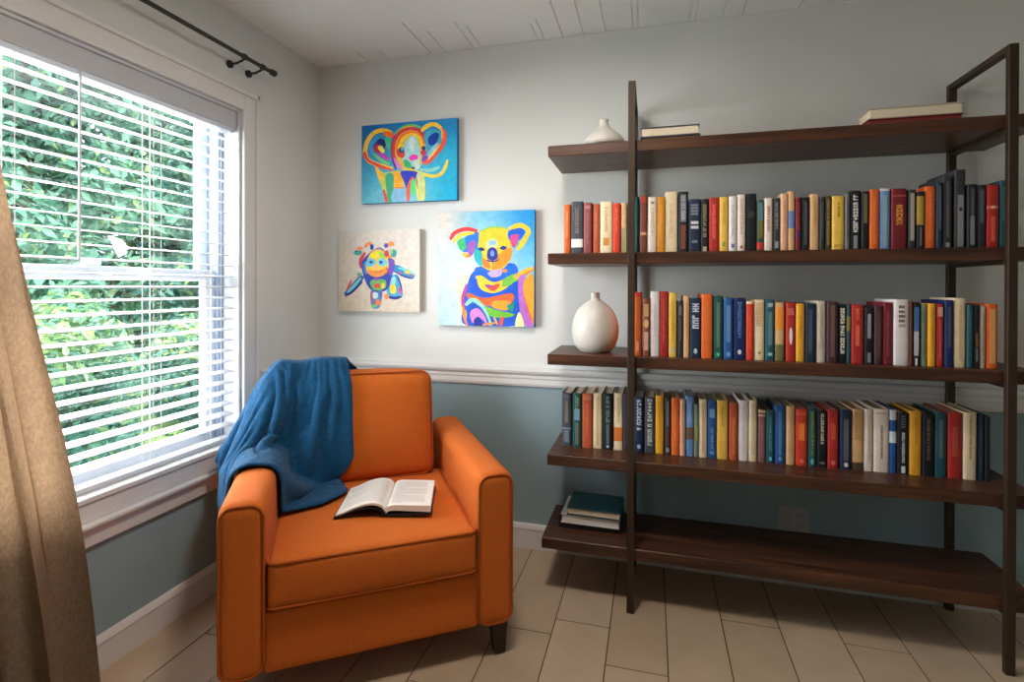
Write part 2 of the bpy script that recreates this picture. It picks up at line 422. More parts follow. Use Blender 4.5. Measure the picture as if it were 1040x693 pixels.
GL = ['111101111', '101111101', '111100111', '110111110', '010111010', '111010111', '101010101', '100100111', '111101101']
def make_book(t, d, h, color, marks, loc, rz=0, flat=False, seed=0, name='book'):
    """t thick, d deep, h high; spine faces -y; origin at the bottom of the spine.  marks: list of print on the spine"""
    R = random.Random(seed)
    e = bpy.data.objects.new(name, None); COL.objects.link(e); e.location = loc; e.empty_display_size = .02
    e.rotation_euler = (0, 0, rz) if not flat else flat
    hb = t / 2; c = min(.0022, t * .16); bul = min(.0035, t * .2)
    def outline(off):
        pts = [(-hb - off, d)] if off == 0 else []
        pts += [(-hb - off, bul + .002)]
        for k in range(7):
            a = PI - PI * k / 6
            pts.append((math.cos(a) * (hb - .0008) - (off if k < 3 else -off if k > 3 else 0), bul * (1 - math.sin(a)) - off))
        pts += [(hb + off, bul + .002)]
        if off == 0: pts += [(hb, d)]
        return pts
    bm = bmesh.new()
    o = outline(0); n = len(o)
    inn = [(-hb + c, d)] + [(-hb + c, bul + .002 + c)] + [(-(hb - c) + (2 * (hb - c)) * k / 6, bul + .002 + c) for k in range(7)] + [(hb - c, bul + .002 + c), (hb - c, d)]
    V = [[bm.verts.new((x, y, z)) for x, y in L] for L in (o, inn) for z in (0, h)]
    ob, ot, ib, it = V
    for k in range(n - 1):
        bm.faces.new((ob[k], ob[k + 1], ot[k + 1], ot[k])); bm.faces.new((ib[k], it[k], it[k + 1], ib[k + 1]))
        bm.faces.new((ob[k], ib[k], ib[k + 1], ob[k + 1])); bm.faces.new((ot[k], ot[k + 1], it[k + 1], it[k]))
    for k in (0, n - 1): bm.faces.new((ob[k], ot[k], it[k], ib[k]))
    obj('cover', bm, bookmat(color), e, smooth=True)
    pg = bbox(-hb + c + .0001, hb - c - .0001, bul + .003 + c, d - .004, .003, h - .004, 0)
    obj('page_block', pg, M_page, e)
    # print
    for q, (_, f0, f1, col) in enumerate([m for m in marks if m[0] == 'b']):
        bm = bmesh.new(); cl = bm.loops.layers.float_color.new('Col')
        L = outline(.0003 + .00004 * q); z0, z1 = h * (1 - f1), h * (1 - f0)
        A = [bm.verts.new((x, y, z0)) for x, y in L]; B = [bm.verts.new((x, y, z1)) for x, y in L]
        for k in range(len(L) - 1):
            f = bm.faces.new((A[k], A[k + 1], B[k + 1], B[k]))
            for lp in f.loops: lp[cl] = (*lin(col), 1)
        obj('spine_band', bm, M_mark, e)
    for mi_, m in enumerate(marks):
        if m[0] == 'b': continue
        yo = -.0007 - .00012 * mi_
        bm = bmesh.new(); cl = bm.loops.layers.float_color.new('Col')
        def blk(x0, x1, z0, z1, col):
            ymax = bul * (1 - math.sqrt(max(0, 1 - (max(abs(x0), abs(x1)) / hb) ** 2))) + .0008
            for f in box(bm, x0, x1, yo, ymax, z0, z1):
                for lp in f.loops: lp[cl] = (*lin(col), 1)
        k, f0, f1, col, w = m[:5]
        z0, z1 = h * (1 - f1), h * (1 - f0); wd = t * w / 2
        nm = 'spine_title'
        if k == 's': blk(-wd, wd, z0, z1, col); nm = 'spine_mark'
        elif k == 'd':                                   # small round device
            nm = 'spine_mark'; zc, rz_ = (z0 + z1) / 2, (z1 - z0) / 2
            bmesh.ops.create_circle(bm, cap_ends=True, segments=14, radius=1, matrix=Matrix(((wd, 0, 0, 0), (0, 0, 1, yo), (0, rz_, 0, zc), (0, 0, 0, 1))))
            f = bm.faces[:][0]; ex = bmesh.ops.extrude_face_region(bm, geom=[f])
            bmesh.ops.translate(bm, verts=[v for v in ex['geom'] if isinstance(v, bmesh.types.BMVert)], vec=(0, bul * .6 + .0008, 0))
            for f in bm.faces:
                for lp in f.loops: lp[cl] = (*lin(col), 1)
        elif k == 'h':                                   # lines of lettering across the spine
            zz = z1; lh = m[5] if len(m) > 5 else .006
            while zz - lh > z0:
                x = -wd
                while x < wd - .0008:
                    ww = min(R.uniform(.0012, .0024), wd - x); blk(x, x + ww, zz - lh, zz, col); x += ww + .0006
                zz -= lh * 1.6
        else:                                            # lettering running down the spine
            wd *= .82; zz = z1; ch = max(.0034, wd * 1.25)
            while zz > z0 + ch * .6:
                gl = R.choice(GL)
                for a in range(3):
                    for b in range(3):
                        if gl[a * 3 + b] == '1':
                            cw, rh = 2 * wd / 3, ch / 3
                            blk(-wd + b * cw, -wd + (b + 1) * cw, zz - (a + 1) * rh, zz - a * rh, col)
                zz -= ch * (1.22 if R.random() > .16 else 1.9)
        obj(nm, bm, M_mark, e)
    return e

LT, GRY, DK, GLD, CRM = (222, 224, 226), (150, 152, 158), (70, 60, 56), (214, 160, 70), (228, 214, 180)
# x0, x1, top (measured along the photo), colour, words for the look, print
ROW1 = [
 (572.5, 579, 207.5, 'orange', 'narrow orange', [('v', .15, .7, (240, 170, 110), .4)]),
 (580, 591.8, 204.6, 'slate', 'slate grey with a white band', [('b', .72, .88, (236, 232, 230)), ('v', .12, .62, (128, 120, 112), .4)]),
 (592.7, 600.8, 205.8, 'rose', 'dull rose', [('h', .06, .14, (220, 170, 160), .6, .003), ('v', .2, .8, (178, 116, 112), .35)]),
 (602.2, 608.6, 207, 'rust', 'rust red', [('v', .12, .75, (224, 140, 100), .35)]),
 (609.5, 621.6, 204.6, 'cream', 'cream with a small orange square', [('s', .70, .85, (214, 142, 66), .5), ('v', .1, .6, (200, 176, 120), .3)]),
 (622.4, 630, 206.4, 'scarlet', 'scarlet', [('v', .1, .6, (236, 130, 90), .35)]),
 (630.8, 636.5, 206, 'tan', 'tan book behind the post', [('s', .5, 1, (160, 150, 110), .9)]),
 (644.7, 649, 200, 'teal', 'thin teal', [('v', .1, .8, (70, 120, 122), .3)]),
 (650.2, 656.7, 198.9, 'brown', 'red brown', [('b', .64, .69, (206, 150, 110)), ('b', .0, .12, (170, 66, 46))]),
 (658.3, 666.7, 200, 'ivory', 'ivory', [('v', .2, .7, (206, 184, 164), .35), ('s', .08, .12, (140, 130, 110), .4)]),
 (667.5, 675.2, 200, 'gold', 'golden orange', [('v', .15, .8, (240, 186, 96), .35)]),
 (675.7, 688, 194.5, 'cream', 'tall thick cream', [('v', .2, .75, (206, 186, 152), .3)]),
 (688.9, 699, 194.5, 'black', 'tall black with a grey lettered panel', [('s', .05, .5, (120, 122, 130), .55), ('v', .07, .48, (170, 170, 176), .5), ('s', .55, .95, (122, 74, 56), .5)]),
 (699.8, 711.3, 202, 'navy', 'navy with white lettering', [('h', .10, .34, (150, 154, 162), .66, .007), ('h', .42, .62, (226, 228, 228), .66, .011), ('s', .78, .83, (110, 130, 140), .5)]),
 (712, 719.6, 202, 'black', 'black with olive lettering', [('v', .1, .72, (146, 140, 104), .5), ('s', .9, .99, (176, 168, 140), .5)]),
 (720.3, 730.4, 200.6, 'red', 'bright red', [('v', .12, .8, (232, 112, 92), .4)]),
 (731, 739.6, 200, 'yellow', 'pale yellow', [('v', .1, .5, (206, 158, 60), .35), ('s', .82, .9, (150, 158, 90), .35)]),
 (740.6, 748.4, 199.4, 'white', 'white', [('v', .15, .7, (190, 184, 190), .35), ('s', .86, .93, (120, 120, 190), .4)]),
 (749.2, 757.2, 197.7, 'ivory', 'taller ivory', [('v', .08, .7, (190, 180, 164), .4), ('s', .9, .95, (180, 90, 70), .3)]),
 (757.9, 768.6, 196.5, 'black', 'thick black', [('s', .3, .42, (58, 60, 48), .6)]),
 (769.2, 776, 203, 'green', 'short dark green with a red foot', [('s', .05, .4, (96, 124, 132), .7), ('s', .4, .75, (122, 104, 64), .7), ('b', .83, .97, (206, 62, 54))]),
 (776.7, 785, 201, 'ivory', 'short ivory', [('v', .15, .65, (184, 130, 112), .4)]),
 (786, 792.6, 201, 'charcoal', 'charcoal with grey lettering', [('v', .08, .6, (150, 148, 150), .5), ('s', .82, .95, (160, 160, 164), .5)]),
 (793.3, 800.6, 196.5, 'peach', 'peach', [('v', .15, .7, (206, 150, 112), .35)]),
 (801.1, 807.7, 194, 'tan', 'tan with a blue patch', [('b', .33, .62, (112, 134, 184))]),
 (808.4, 814, 200.6, 'maroon', 'maroon', [('v', .1, .6, (160, 70, 84), .4), ('s', .66, .75, (70, 56, 110), .6)]),
 (814.6, 822.7, 200, 'black', 'black with a grey stripe', [('s', .08, .9, (78, 82, 88), .35)]),
 (823.4, 832.4, 197, 'tan', 'wide tan', [('v', .12, .6, (190, 146, 98), .35)]),
 (833, 838, 200, 'charcoal', 'thin charcoal', [('v', .1, .8, (92, 96, 104), .4)]),
 (838.7, 844.7, 199, 'olive', 'dark olive with gold lettering', [('v', .06, .92, (176, 136, 70), .5)]),
 (845.6, 857.8, 199, 'yellow', 'wide yellow', [('v', .12, .4, (150, 118, 56), .2), ('s', .9, .93, (206, 158, 66), .7)]),
 (858.6, 863.5, 196.6, 'gray', 'thin grey', [('v', .1, .8, (90, 90, 96), .4)]),
 (864, 874.8, 193.4, 'black', 'black with a long white title', [('v', .07, .70, (226, 222, 222), .52), ('s', .76, .98, (150, 150, 150), .35)]),
 (875.5, 883.2, 194, 'black', 'black with an olive stripe', [('s', .05, .55, (112, 104, 72), .45)]),
 (884, 893.5, 192.3, 'orange', 'orange', [('v', .15, .9, (240, 136, 84), .35)]),
 (894.2, 904.8, 191.4, 'skyblue', 'blue with a pale top', [('b', 0, .04, (228, 222, 226)), ('s', .1, .95, (150, 170, 176), .35)]),
 (906, 921.6, 191.4, 'maroon', 'thick maroon with a gold script title', [('s', .11, .13, (170, 90, 84), .8), ('v', .27, .62, (222, 150, 60), .5)]),
 (923.2, 930.7, 192.4, 'charcoal', 'charcoal with a pale strip', [('s', .06, .86, (170, 164, 150), .5)]),
 (931.7, 939.3, 194.5, 'black', 'black with a mustard panel', [('b', .08, .58, (176, 146, 66)), ('s', .62, .95, (120, 120, 120), .2)]),
 (940.4, 951, 189, 'orange', 'plain orange', [('v', .1, .85, (236, 140, 80), .3)]),
 (951.7, 957.8, 185.6, 'navy', 'navy', [('s', .05, .72, (86, 92, 108), .35)]),
 (958.6, 968, 178.7, 'charcoal', 'fairly tall charcoal', [('s', .08, .85, (88, 88, 92), .3), ('s', .92, .98, (150, 154, 150), .4)]),
 (970.6, 982, 171.9, 'charcoal', 'very tall charcoal with a grey panel', [('s', .32, .98, (136, 136, 136), .5), ('d', .48, .53, (40, 40, 44), .3)]),
 (983, 992.7, 187, 'black', 'black', [('s', .06, .5, (84, 88, 96), .3), ('s', .5, .95, (130, 134, 140), .4)]),
 (993.5, 1002.3, 187.6, 'charcoal', 'plain charcoal', [('s', .08, .6, (92, 96, 104), .4)]),
 (1003.3, 1015.6, 187.6, 'red', 'red', [('b', .33, .38, (220, 110, 90)), ('d', .33, .38, (236, 190, 160), .4), ('s', .5, .9, (222, 92, 74), .3)]),
 (1016.7, 1024, 182.8, 'teal', 'dark teal', [('v', .1, .6, (80, 120, 124), .3)])]
ROW2 = [
 (643.7, 651.5, 297, 'orange', 'bright orange', [('b', 0, .07, (222, 60, 36)), ('s', .78, .92, (248, 176, 130), .3)]),
 (653, 659.8, 303, 'brown', 'mottled brown', [('s', .1, .32, (190, 140, 96), .7), ('d', .36, .52, (206, 166, 110), .7), ('s', .58, .9, (196, 150, 132), .6)]),
 (660.6, 669.7, 296, 'white', 'white', [('v', .2, .7, (206, 196, 196), .3)]),
 (670.3, 678, 296, 'red', 'tall red', [('v', .12, .8, (222, 100, 90), .3)]),
 (679.4, 687.2, 297.5, 'yellow', 'yellow', [('v', .12, .75, (206, 150, 40), .3), ('s', .86, .93, (206, 190, 180), .5)]),
 (688.4, 693.5, 306, 'charcoal', 'short thin charcoal', [('s', .08, .25, (120, 120, 120), .5), ('s', .3, .7, (84, 84, 84), .4)]),
 (694.3, 700.3, 300.7, 'tan', 'thin tan', [('v', .1, .7, (190, 146, 100), .3)]),
 (701.1, 711.9, 303, 'navy', 'navy with a big pale title', [('v', .09, .52, (196, 198, 214), .74), ('d', .84, .93, (190, 200, 210), .34)]),
 (712.6, 723.6, 299, 'orange', 'wide orange', [('v', .12, .85, (216, 130, 70), .3)]),
 (724.7, 734.4, 300.7, 'green', 'dark green', [('s', .1, .82, (92, 120, 112), .35), ('d', .9, .96, (80, 190, 160), .4)]),
 (735.4, 744.4, 303, 'blue', 'blue', [('s', .12, .72, (96, 136, 176), .45), ('d', .88, .96, (110, 160, 220), .5)]),
 (745.2, 757.6, 303, 'indigo', 'thick dark blue', [('v', .06, .65, (90, 122, 180), .4), ('d', .84, .92, (220, 220, 210), .3)]),
 (758.3, 765.9, 306, 'scarlet', 'scarlet with a cream head', [('b', 0, .05, (226, 200, 166)), ('v', .2, .8, (230, 110, 70), .3)]),
 (766.5, 776.9, 304.8, 'cream', 'wide cream', [('h', .05, .45, (206, 176, 130), .7, .005), ('s', .86, .9, (160, 140, 80), .3)]),
 (777.9, 787.1, 304.8, 'teal', 'teal', [('s', .05, .12, (150, 180, 190), .55), ('s', .2, .75, (92, 130, 136), .45), ('s', .87, .92, (150, 200, 200), .5)]),
 (787.9, 797, 307.7, 'tan', 'tan with an orange upper panel', [('b', .08, .46, (236, 148, 60)), ('b', .72, 1, (116, 110, 72))]),
 (798.8, 808.1, 307.7, 'red', 'red with a white patch', [('h', .1, .22, (230, 140, 120), .7, .004), ('d', .42, .72, (230, 226, 226), .34)]),
 (808.9, 817.4, 308.9, 'amber', 'amber', [('v', .2, .6, (200, 140, 40), .3)]),
 (818.3, 828.6, 308.3, 'navy', 'navy', [('s', .1, .85, (70, 84, 100), .35)]),
 (830.2, 839.2, 306, 'stone', 'stone grey', [('v', .1, .8, (170, 158, 136), .35)]),
 (840.2, 851.5, 306.8, 'plum', 'thick plum', [('s', .06, .9, (112, 84, 80), .35)]),
 (852.3, 860.3, 311.4, 'black', 'black with a column of white letters', [('v', .03, .82, (222, 218, 206), .62)]),
 (860.8, 864.8, 309.7, 'teal', 'thin teal', [('b', .2, .45, (128, 128, 70))]),
 (865.4, 877.8, 309.7, 'red', 'thick red', [('v', .06, .28, (236, 130, 90), .3), ('s', .35, .7, (222, 104, 80), .3)]),
 (878.8, 888, 312, 'black', 'black with two grey marks', [('s', .12, .55, (150, 152, 156), .35), ('s', .8, .97, (130, 140, 144), .35)]),
 (888.8, 897, 311, 'plum', 'dark brown plum', [('s', .08, .9, (96, 66, 60), .4)]),
 (897.7, 907.6, 307.4, 'maroon', 'maroon', [('v', .1, .85, (156, 80, 88), .3)]),
 (908.5, 923.4, 304.5, 'white', 'tall thick white with a dark title', [('h', .09, .36, (128, 122, 112), .42, .010), ('h', .37, .48, (184, 176, 166), .42, .010)]),
 (924.1, 927.5, 305.7, 'brown', 'thin brown', [('s', .1, .8, (96, 72, 66), .3)]),
 (928, 934.6, 307, 'black', 'black with a blue and white stripe', [('s', .08, .46, (74, 112, 166), .7), ('s', .46, .84, (196, 192, 200), .65), ('s', .88, .99, (226, 226, 226), .3)]),
 (936.6, 942.6, 308.5, 'sage', 'sage green', [('v', .1, .8, (106, 122, 100), .3)]),
 (943.3, 951, 308.5, 'amber', 'amber yellow', [('v', .1, .8, (206, 150, 50), .3)]),
 (951.8, 959.4, 309, 'red', 'faded red', [('s', .05, .2, (200, 160, 140), .6), ('v', .25, .9, (210, 110, 100), .3)]),
 (960.2, 968.8, 305, 'indigo', 'dark indigo', [('s', .1, .7, (76, 88, 110), .3)]),
 (970, 982, 303, 'cream', 'tall thick cream', [('v', .1, .9, (206, 184, 140), .3)]),
 (983, 989.6, 309.7, 'teal', 'dark teal', [('v', .1, .6, (70, 110, 108), .3)]),
 (990.1, 995.8, 309.7, 'black', 'black', [('s', .45, .65, (140, 96, 70), .3), ('s', .68, .9, (120, 120, 120), .3)]),
 (996.5, 1002.7, 311, 'stone', 'stone', [('v', .1, .8, (170, 156, 136), .3)]),
 (1003.5, 1015.3, 309, 'orange', 'orange with a tan stripe', [('s', .08, .92, (226, 170, 104), .45)])]
ROW3 = [
 (570.5, 580, 399.7, 'slate', 'slate blue', [('s', .12, .56, (128, 116, 100), .35), ('h', .02, .1, (130, 136, 148), .6, .004), ('b', .65, .68, (130, 144, 170)), ('s', .7, .92, (120, 126, 144), .5)]),
 (581.4, 590.3, 399.7, 'green', 'dark green with a pale blue panel', [('v', .05, .28, (130, 148, 140), .5), ('s', .3, .5, (120, 150, 176), .6), ('s', .55, .95, (110, 118, 120), .35)]),
 (591.2, 601.3, 400, 'rust', 'rust orange', [('h', .04, .13, (232, 150, 106), .8, .003), ('v', .2, .8, (216, 120, 70), .3)]),
 (602, 611.2, 400, 'cream', 'cream', [('s', .05, .95, (206, 184, 134), .25)]),
 (612.4, 622, 400, 'black', 'black', [('v', .05, .5, (110, 140, 128), .45), ('s', .55, .9, (96, 110, 118), .3), ('d', .92, .97, (150, 200, 220), .3)]),
 (623, 632.2, 400, 'cream', 'cream with an orange patch', [('b', .6, .84, (224, 122, 60)), ('v', .08, .5, (206, 184, 144), .3)]),
 (632.9, 639, 400, 'charcoal', 'charcoal book behind the post', []),
 (644.2, 653.6, 403.5, 'navy', 'navy with a tall white title', [('v', .05, .62, (196, 198, 212), .58), ('d', .86, .94, (170, 200, 220), .4)]),
 (654.8, 664.8, 404, 'slate', 'slate with a tall white title', [('v', .03, .86, (206, 200, 198), .56)]),
 (665.7, 674, 402.3, 'amber', 'amber', [('v', .1, .8, (214, 150, 44), .3)]),
 (675.3, 680.9, 404.7, 'charcoal', 'thin charcoal', [('s', .06, .5, (110, 114, 118), .4), ('s', .55, .85, (110, 60, 56), .4), ('s', .88, .96, (150, 150, 160), .5)]),
 (681.9, 689.9, 404.7, 'orange', 'orange', [('v', .1, .85, (236, 140, 80), .3)]),
 (690.7, 696, 406, 'peach', 'thin peach', [('v', .1, .8, (200, 156, 128), .35)]),
 (696.6, 704.6, 403, 'skyblue', 'sky blue with a dark waist', [('b', .52, .72, (110, 92, 80)), ('s', .1, .45, (140, 176, 226), .35)]),
 (705.2, 709.6, 411, 'sage', 'short sage', [('s', .4, .7, (150, 150, 80), .7)]),
 (710.2, 718.2, 406, 'cream', 'cream with a fine brown rule', [('s', .08, .9, (200, 176, 146), .2)]),
 (718.9, 727.6, 407, 'blue', 'royal blue', [('s', .15, .30, (120, 170, 214), .6), ('v', .48, .86, (130, 160, 200), .35), ('s', .88, .93, (110, 160, 220), .5)]),
 (728.4, 739.3, 407, 'yellow', 'wide yellow', [('v', .1, .45, (200, 156, 70), .3)]),
 (740.8, 749.2, 410, 'rust', 'brick red', [('s', .25, .9, (216, 120, 60), .35)]),
 (750.4, 760.2, 407, 'white', 'white', [('v', .1, .85, (206, 202, 210), .3)]),
 (760.9, 769, 407, 'cream', 'pale cream', [('s', .05, .9, (206, 190, 166), .3)]),
 (770.4, 778.1, 417, 'mauve', 'short mauve', [('b', .0, .05, (216, 190, 140)), ('b', .09, .12, (226, 190, 166)), ('v', .25, .9, (166, 124, 124), .3)]),
 (778.8, 786.7, 417.7, 'teal', 'short teal blue', [('v', .1, .8, (90, 140, 156), .4), ('d', .88, .96, (130, 200, 220), .4)]),
 (787.5, 797.8, 412.8, 'blue', 'taller blue', [('s', .1, .85, (84, 130, 176), .3), ('d', .88, .95, (120, 180, 226), .3)]),
 (799.2, 807.6, 413.4, 'tan', 'tan', [('v', .1, .8, (200, 160, 110), .3)]),
 (808.6, 820.4, 416, 'scarlet', 'thick red orange', [('b', .06, .11, (236, 100, 70)), ('s', .25, .55, (236, 130, 60), .5), ('d', .88, .96, (236, 130, 110), .4)]),
 (821.3, 829.8, 416, 'teal', 'teal with a green title', [('v', .05, .82, (130, 150, 60), .4), ('d', .86, .97, (110, 190, 200), .4)]),
 (830.6, 840.3, 418, 'black', 'black with a slim cream title', [('v', .04, .62, (216, 204, 176), .36), ('s', .9, .94, (110, 120, 110), .5)]),
 (841.1, 851.8, 417, 'red', 'crimson', [('s', .22, .5, (206, 84, 66), .4), ('d', .86, .94, (220, 120, 120), .4)]),
 (853.6, 865.4, 417, 'navy', 'navy with a grey panel', [('s', .15, .85, (96, 100, 116), .4), ('d', .88, .96, (226, 226, 220), .36)]),
 (866.2, 877.7, 416, 'tan', 'tan with a dark foot', [('b', .87, 1, (86, 66, 48)), ('h', .05, .5, (190, 146, 96), .7, .005)]),
 (878.3, 887.5, 416, 'ivory', 'ivory', [('v', .1, .85, (206, 184, 160), .3)]),
 (888.3, 903.8, 416, 'ivory', 'very thick ivory', [('v', .26, .8, (130, 116, 104), .16), ('s', .06, .075, (196, 170, 150), .8)]),
 (904.5, 911.6, 417, 'blue', 'blue and white', [('b', .0, .16, (206, 214, 220)), ('b', .34, .52, (206, 214, 220))]),
 (912.3, 923.3, 420, 'black', 'black with white capital letters', [('h', .04, .25, (110, 116, 130), .4, .006), ('v', .32, .82, (206, 206, 200), .3), ('s', .87, .98, (226, 226, 220), .34)]),
 (924.5, 936.4, 418, 'amber', 'amber yellow', [('v', .12, .5, (196, 134, 40), .25)]),
 (937.6, 949.2, 421, 'black', 'black with brown lettering', [('v', .08, .75, (110, 92, 84), .3)]),
 (950.4, 962.3, 420, 'teal', 'slate teal', [('s', .1, .7, (90, 110, 112), .3)]),
 (963.6, 977.9, 420, 'red', 'thick dark red', [('h', .22, .68, (196, 104, 84), .36, .004)]),
 (979.4, 992.6, 419.5, 'cream', 'thick cream', [('v', .04, .7, (170, 146, 88), .2)]),
 (994.2, 1001, 421, 'navy', 'navy', [('s', .2, .9, (54, 70, 92), .3)]),
 (1001.6, 1007.2, 424, 'black', 'thin black', [])]

CNAME = dict(skyblue='sky blue')
used_labels = {}
def row(rows, zb, yf, depth, rowname, group, nleft):
    words = ['first', 'second', 'third', 'fourth', 'fifth', 'sixth', 'seventh', 'eighth', 'ninth', 'tenth', 'eleventh', 'twelfth', 'thirteenth',
             'fourteenth', 'fifteenth', 'sixteenth', 'seventeenth', 'eighteenth', 'nineteenth', 'twentieth']
    prev = -9
    N = len(rows)
    for i, (x0, x1, yt, c, look, marks) in enumerate(rows):
        xa, xb = at(x0, 230 if zb > 1.2 else 330 if zb > .9 else 440, 1, yf).x, at(x1, 230 if zb > 1.2 else 330 if zb > .9 else 440, 1, yf).x
        xa = max(xa, prev + .0006); prev = xb
        zt = at((x0 + x1) / 2, yt, 1, yf).z
        h = zt - zb - .0004; t = xb - xa
        R = random.Random(i * 31 + int(zb * 100))
        d = min(depth[1], max(depth[0], .72 * h + R.uniform(-.008, .008)))
        dy = R.uniform(0, .006)
        e = make_book(t, d, h, c, marks, ((xa + xb) / 2, yf + dy, zb + .0004), seed=i + int(zb * 1000))
        lk = look if 'book' in look else look + ' book'
        if i < nleft: pos = words[i] + ' from left end, ' + rowname
        elif i - nleft < 20: pos = words[i - nleft] + ' right of left post, ' + rowname
        else: pos = words[N - 1 - i] + ' from right end, ' + rowname
        tag(e, lk + ', ' + pos, 'book', group)
row(ROW1, ST[1], -.335, (.15, .25), 'top book row', 'books in the top row', 7)
row(ROW2, ST[2], -.332, (.15, .25), 'middle book row', 'books in the middle row', 0)
row(ROW3, ST[3], -.25, (.15, .18), 'lowest book row', 'books in the lowest row', 7)

# books lying flat: spine turned to the back so that the pages show
def flat_book(x0, x1, y0, y1, z0, z1, cover, pages, label, group, rz=0):
    cx, cy = (x0 + x1) / 2, (y0 + y1) / 2; w, d, h = x1 - x0, y1 - y0, z1 - z0
    e = thing('book', label, 'book', (cx, cy, z0), rz, group); c = .0035
    bm = bmesh.new(); box(bm, -w / 2, w / 2, -d / 2, d / 2, 0, c); box(bm, -w / 2, w / 2, -d / 2, d / 2, h - c, h)
    box(bm, -w / 2, w / 2, d / 2 - .003, d / 2, c, h - c)
    obj('cover', bm, bookmat(cover), e)
    obj('page_block', bbox(-w / 2 + .004, w / 2 - .004, -d / 2 + .004, d / 2 - .0032, c + .0001, h - c - .0001, .001, 1), pages, e)
    return e
z = ST[4] + .0003
flat_book(1.352, 1.612, -.262, -.062, z, z + .020, 'black', mat('dark_edge', (70, 74, 72), .8), 'thin black book at the bottom of the pile on the lowest shelf', 'pile on the lowest shelf', .01)
flat_book(1.366, 1.606, -.268, -.075, z + .0203, z + .0573, 'white', M_pagew, 'white book in the middle of the pile on the lowest shelf', 'pile on the lowest shelf', -.015)
flat_book(1.392, 1.612, -.272, -.095, z + .0576, z + .0886, 'teal', M_page, 'teal covered book lying on top of the pile on the lowest shelf', 'pile on the lowest shelf', -.03)
z = ST[0] + .0003
xr = at(711.5, 126, 1, -.335).x
flat_book(1.69, xr, -.335, -.16, z, z + .018, 'charcoal', mat('brown_edge', (120, 92, 74), .8), 'dark flat book under another on the top shelf beside the left post', 'flat books on the top shelf')
flat_book(1.685, xr - .003, -.333, -.155, z + .0183, z + .056, 'slate', M_page, 'flat book with cream pages lying uppermost beside the left post, top shelf', 'flat books on the top shelf')
xa, xb = at(882, 115, 1, -.335).x, at(979, 105, 1, -.335).x
flat_book(xa, xb, -.335, -.235, z, z + .026, 'maroon', mat('red_edge', (136, 52, 48), .8), 'red flat book at the right of the top shelf, under a pale one', 'flat books on the top shelf')
flat_book(xa + .003, xb + .002, -.333, -.232, z + .0263, z + .064, 'stone', M_page, 'pale flat book lying on a red one at the right of the top shelf', 'flat books on the top shelf')

# ------------------------------------------------------------------ vases
def ribs(prof, amp, k):
    P = spline(prof, k=10); return [(p.x + amp * math.sin(p.y * k), p.y) for p in P]
v = obj('vase', lathe(ribs([(.060, 0), (.080, .02), (.0915, .05), (.0965, .085), (.093, .12), (.084, .15), (.068, .178), (.044, .2), (.021, .215), (.0175, .228), (.018, .243), (.0155, .2455), (.0135, .238)], .0006, 700), 56), M_vase, smooth=True, loc=(at(604.5, 340, 1, -.235).x, -.235, ST[2] + .0004))
tag(v, 'white pear shaped ceramic vase with a narrow neck on the middle shelf end', 'vase')
v = obj('vase', lathe(ribs([(.056, 0), (.078, .010), (.082, .028), (.068, .050), (.046, .068), (.028, .084), (.0195, .098), (.018, .109), (.019, .117), (.0165, .1185), (.0145, .111)], .0005, 700), 48), M_vase, smooth=True, loc=(at(613.5, 135, 1, -.27).x, -.27, ST[0] + .0004))
tag(v, 'small white flared ceramic vase on the left end of the top shelf', 'vase')

# ------------------------------------------------------------------ wall outlet
p = at(806, 530, 1, 0)
out = thing('wall_outlet', 'pale electrical outlet plate low on the wall behind the bookcase', 'outlet', (p.x, 0, .268))
obj('cover_plate', bbox(-.06, .06, -.006, -.0002, -.058, .058, .002), M_plate, out)
for xx in (-.027, .027):
    for zz in (-.02, .02):
        obj('socket', bbox(xx - .016, xx + .016, -.0085, -.0062, zz - .014, zz + .014, .001), M_plate, out)
        bm = bmesh.new(); box(bm, xx - .007, xx - .005, -.009, -.0086, zz - .005, zz + .006); box(bm, xx + .005, xx + .007, -.009, -.0086, zz - .004, zz + .005)
        obj('slot', bm, M_dark, out)

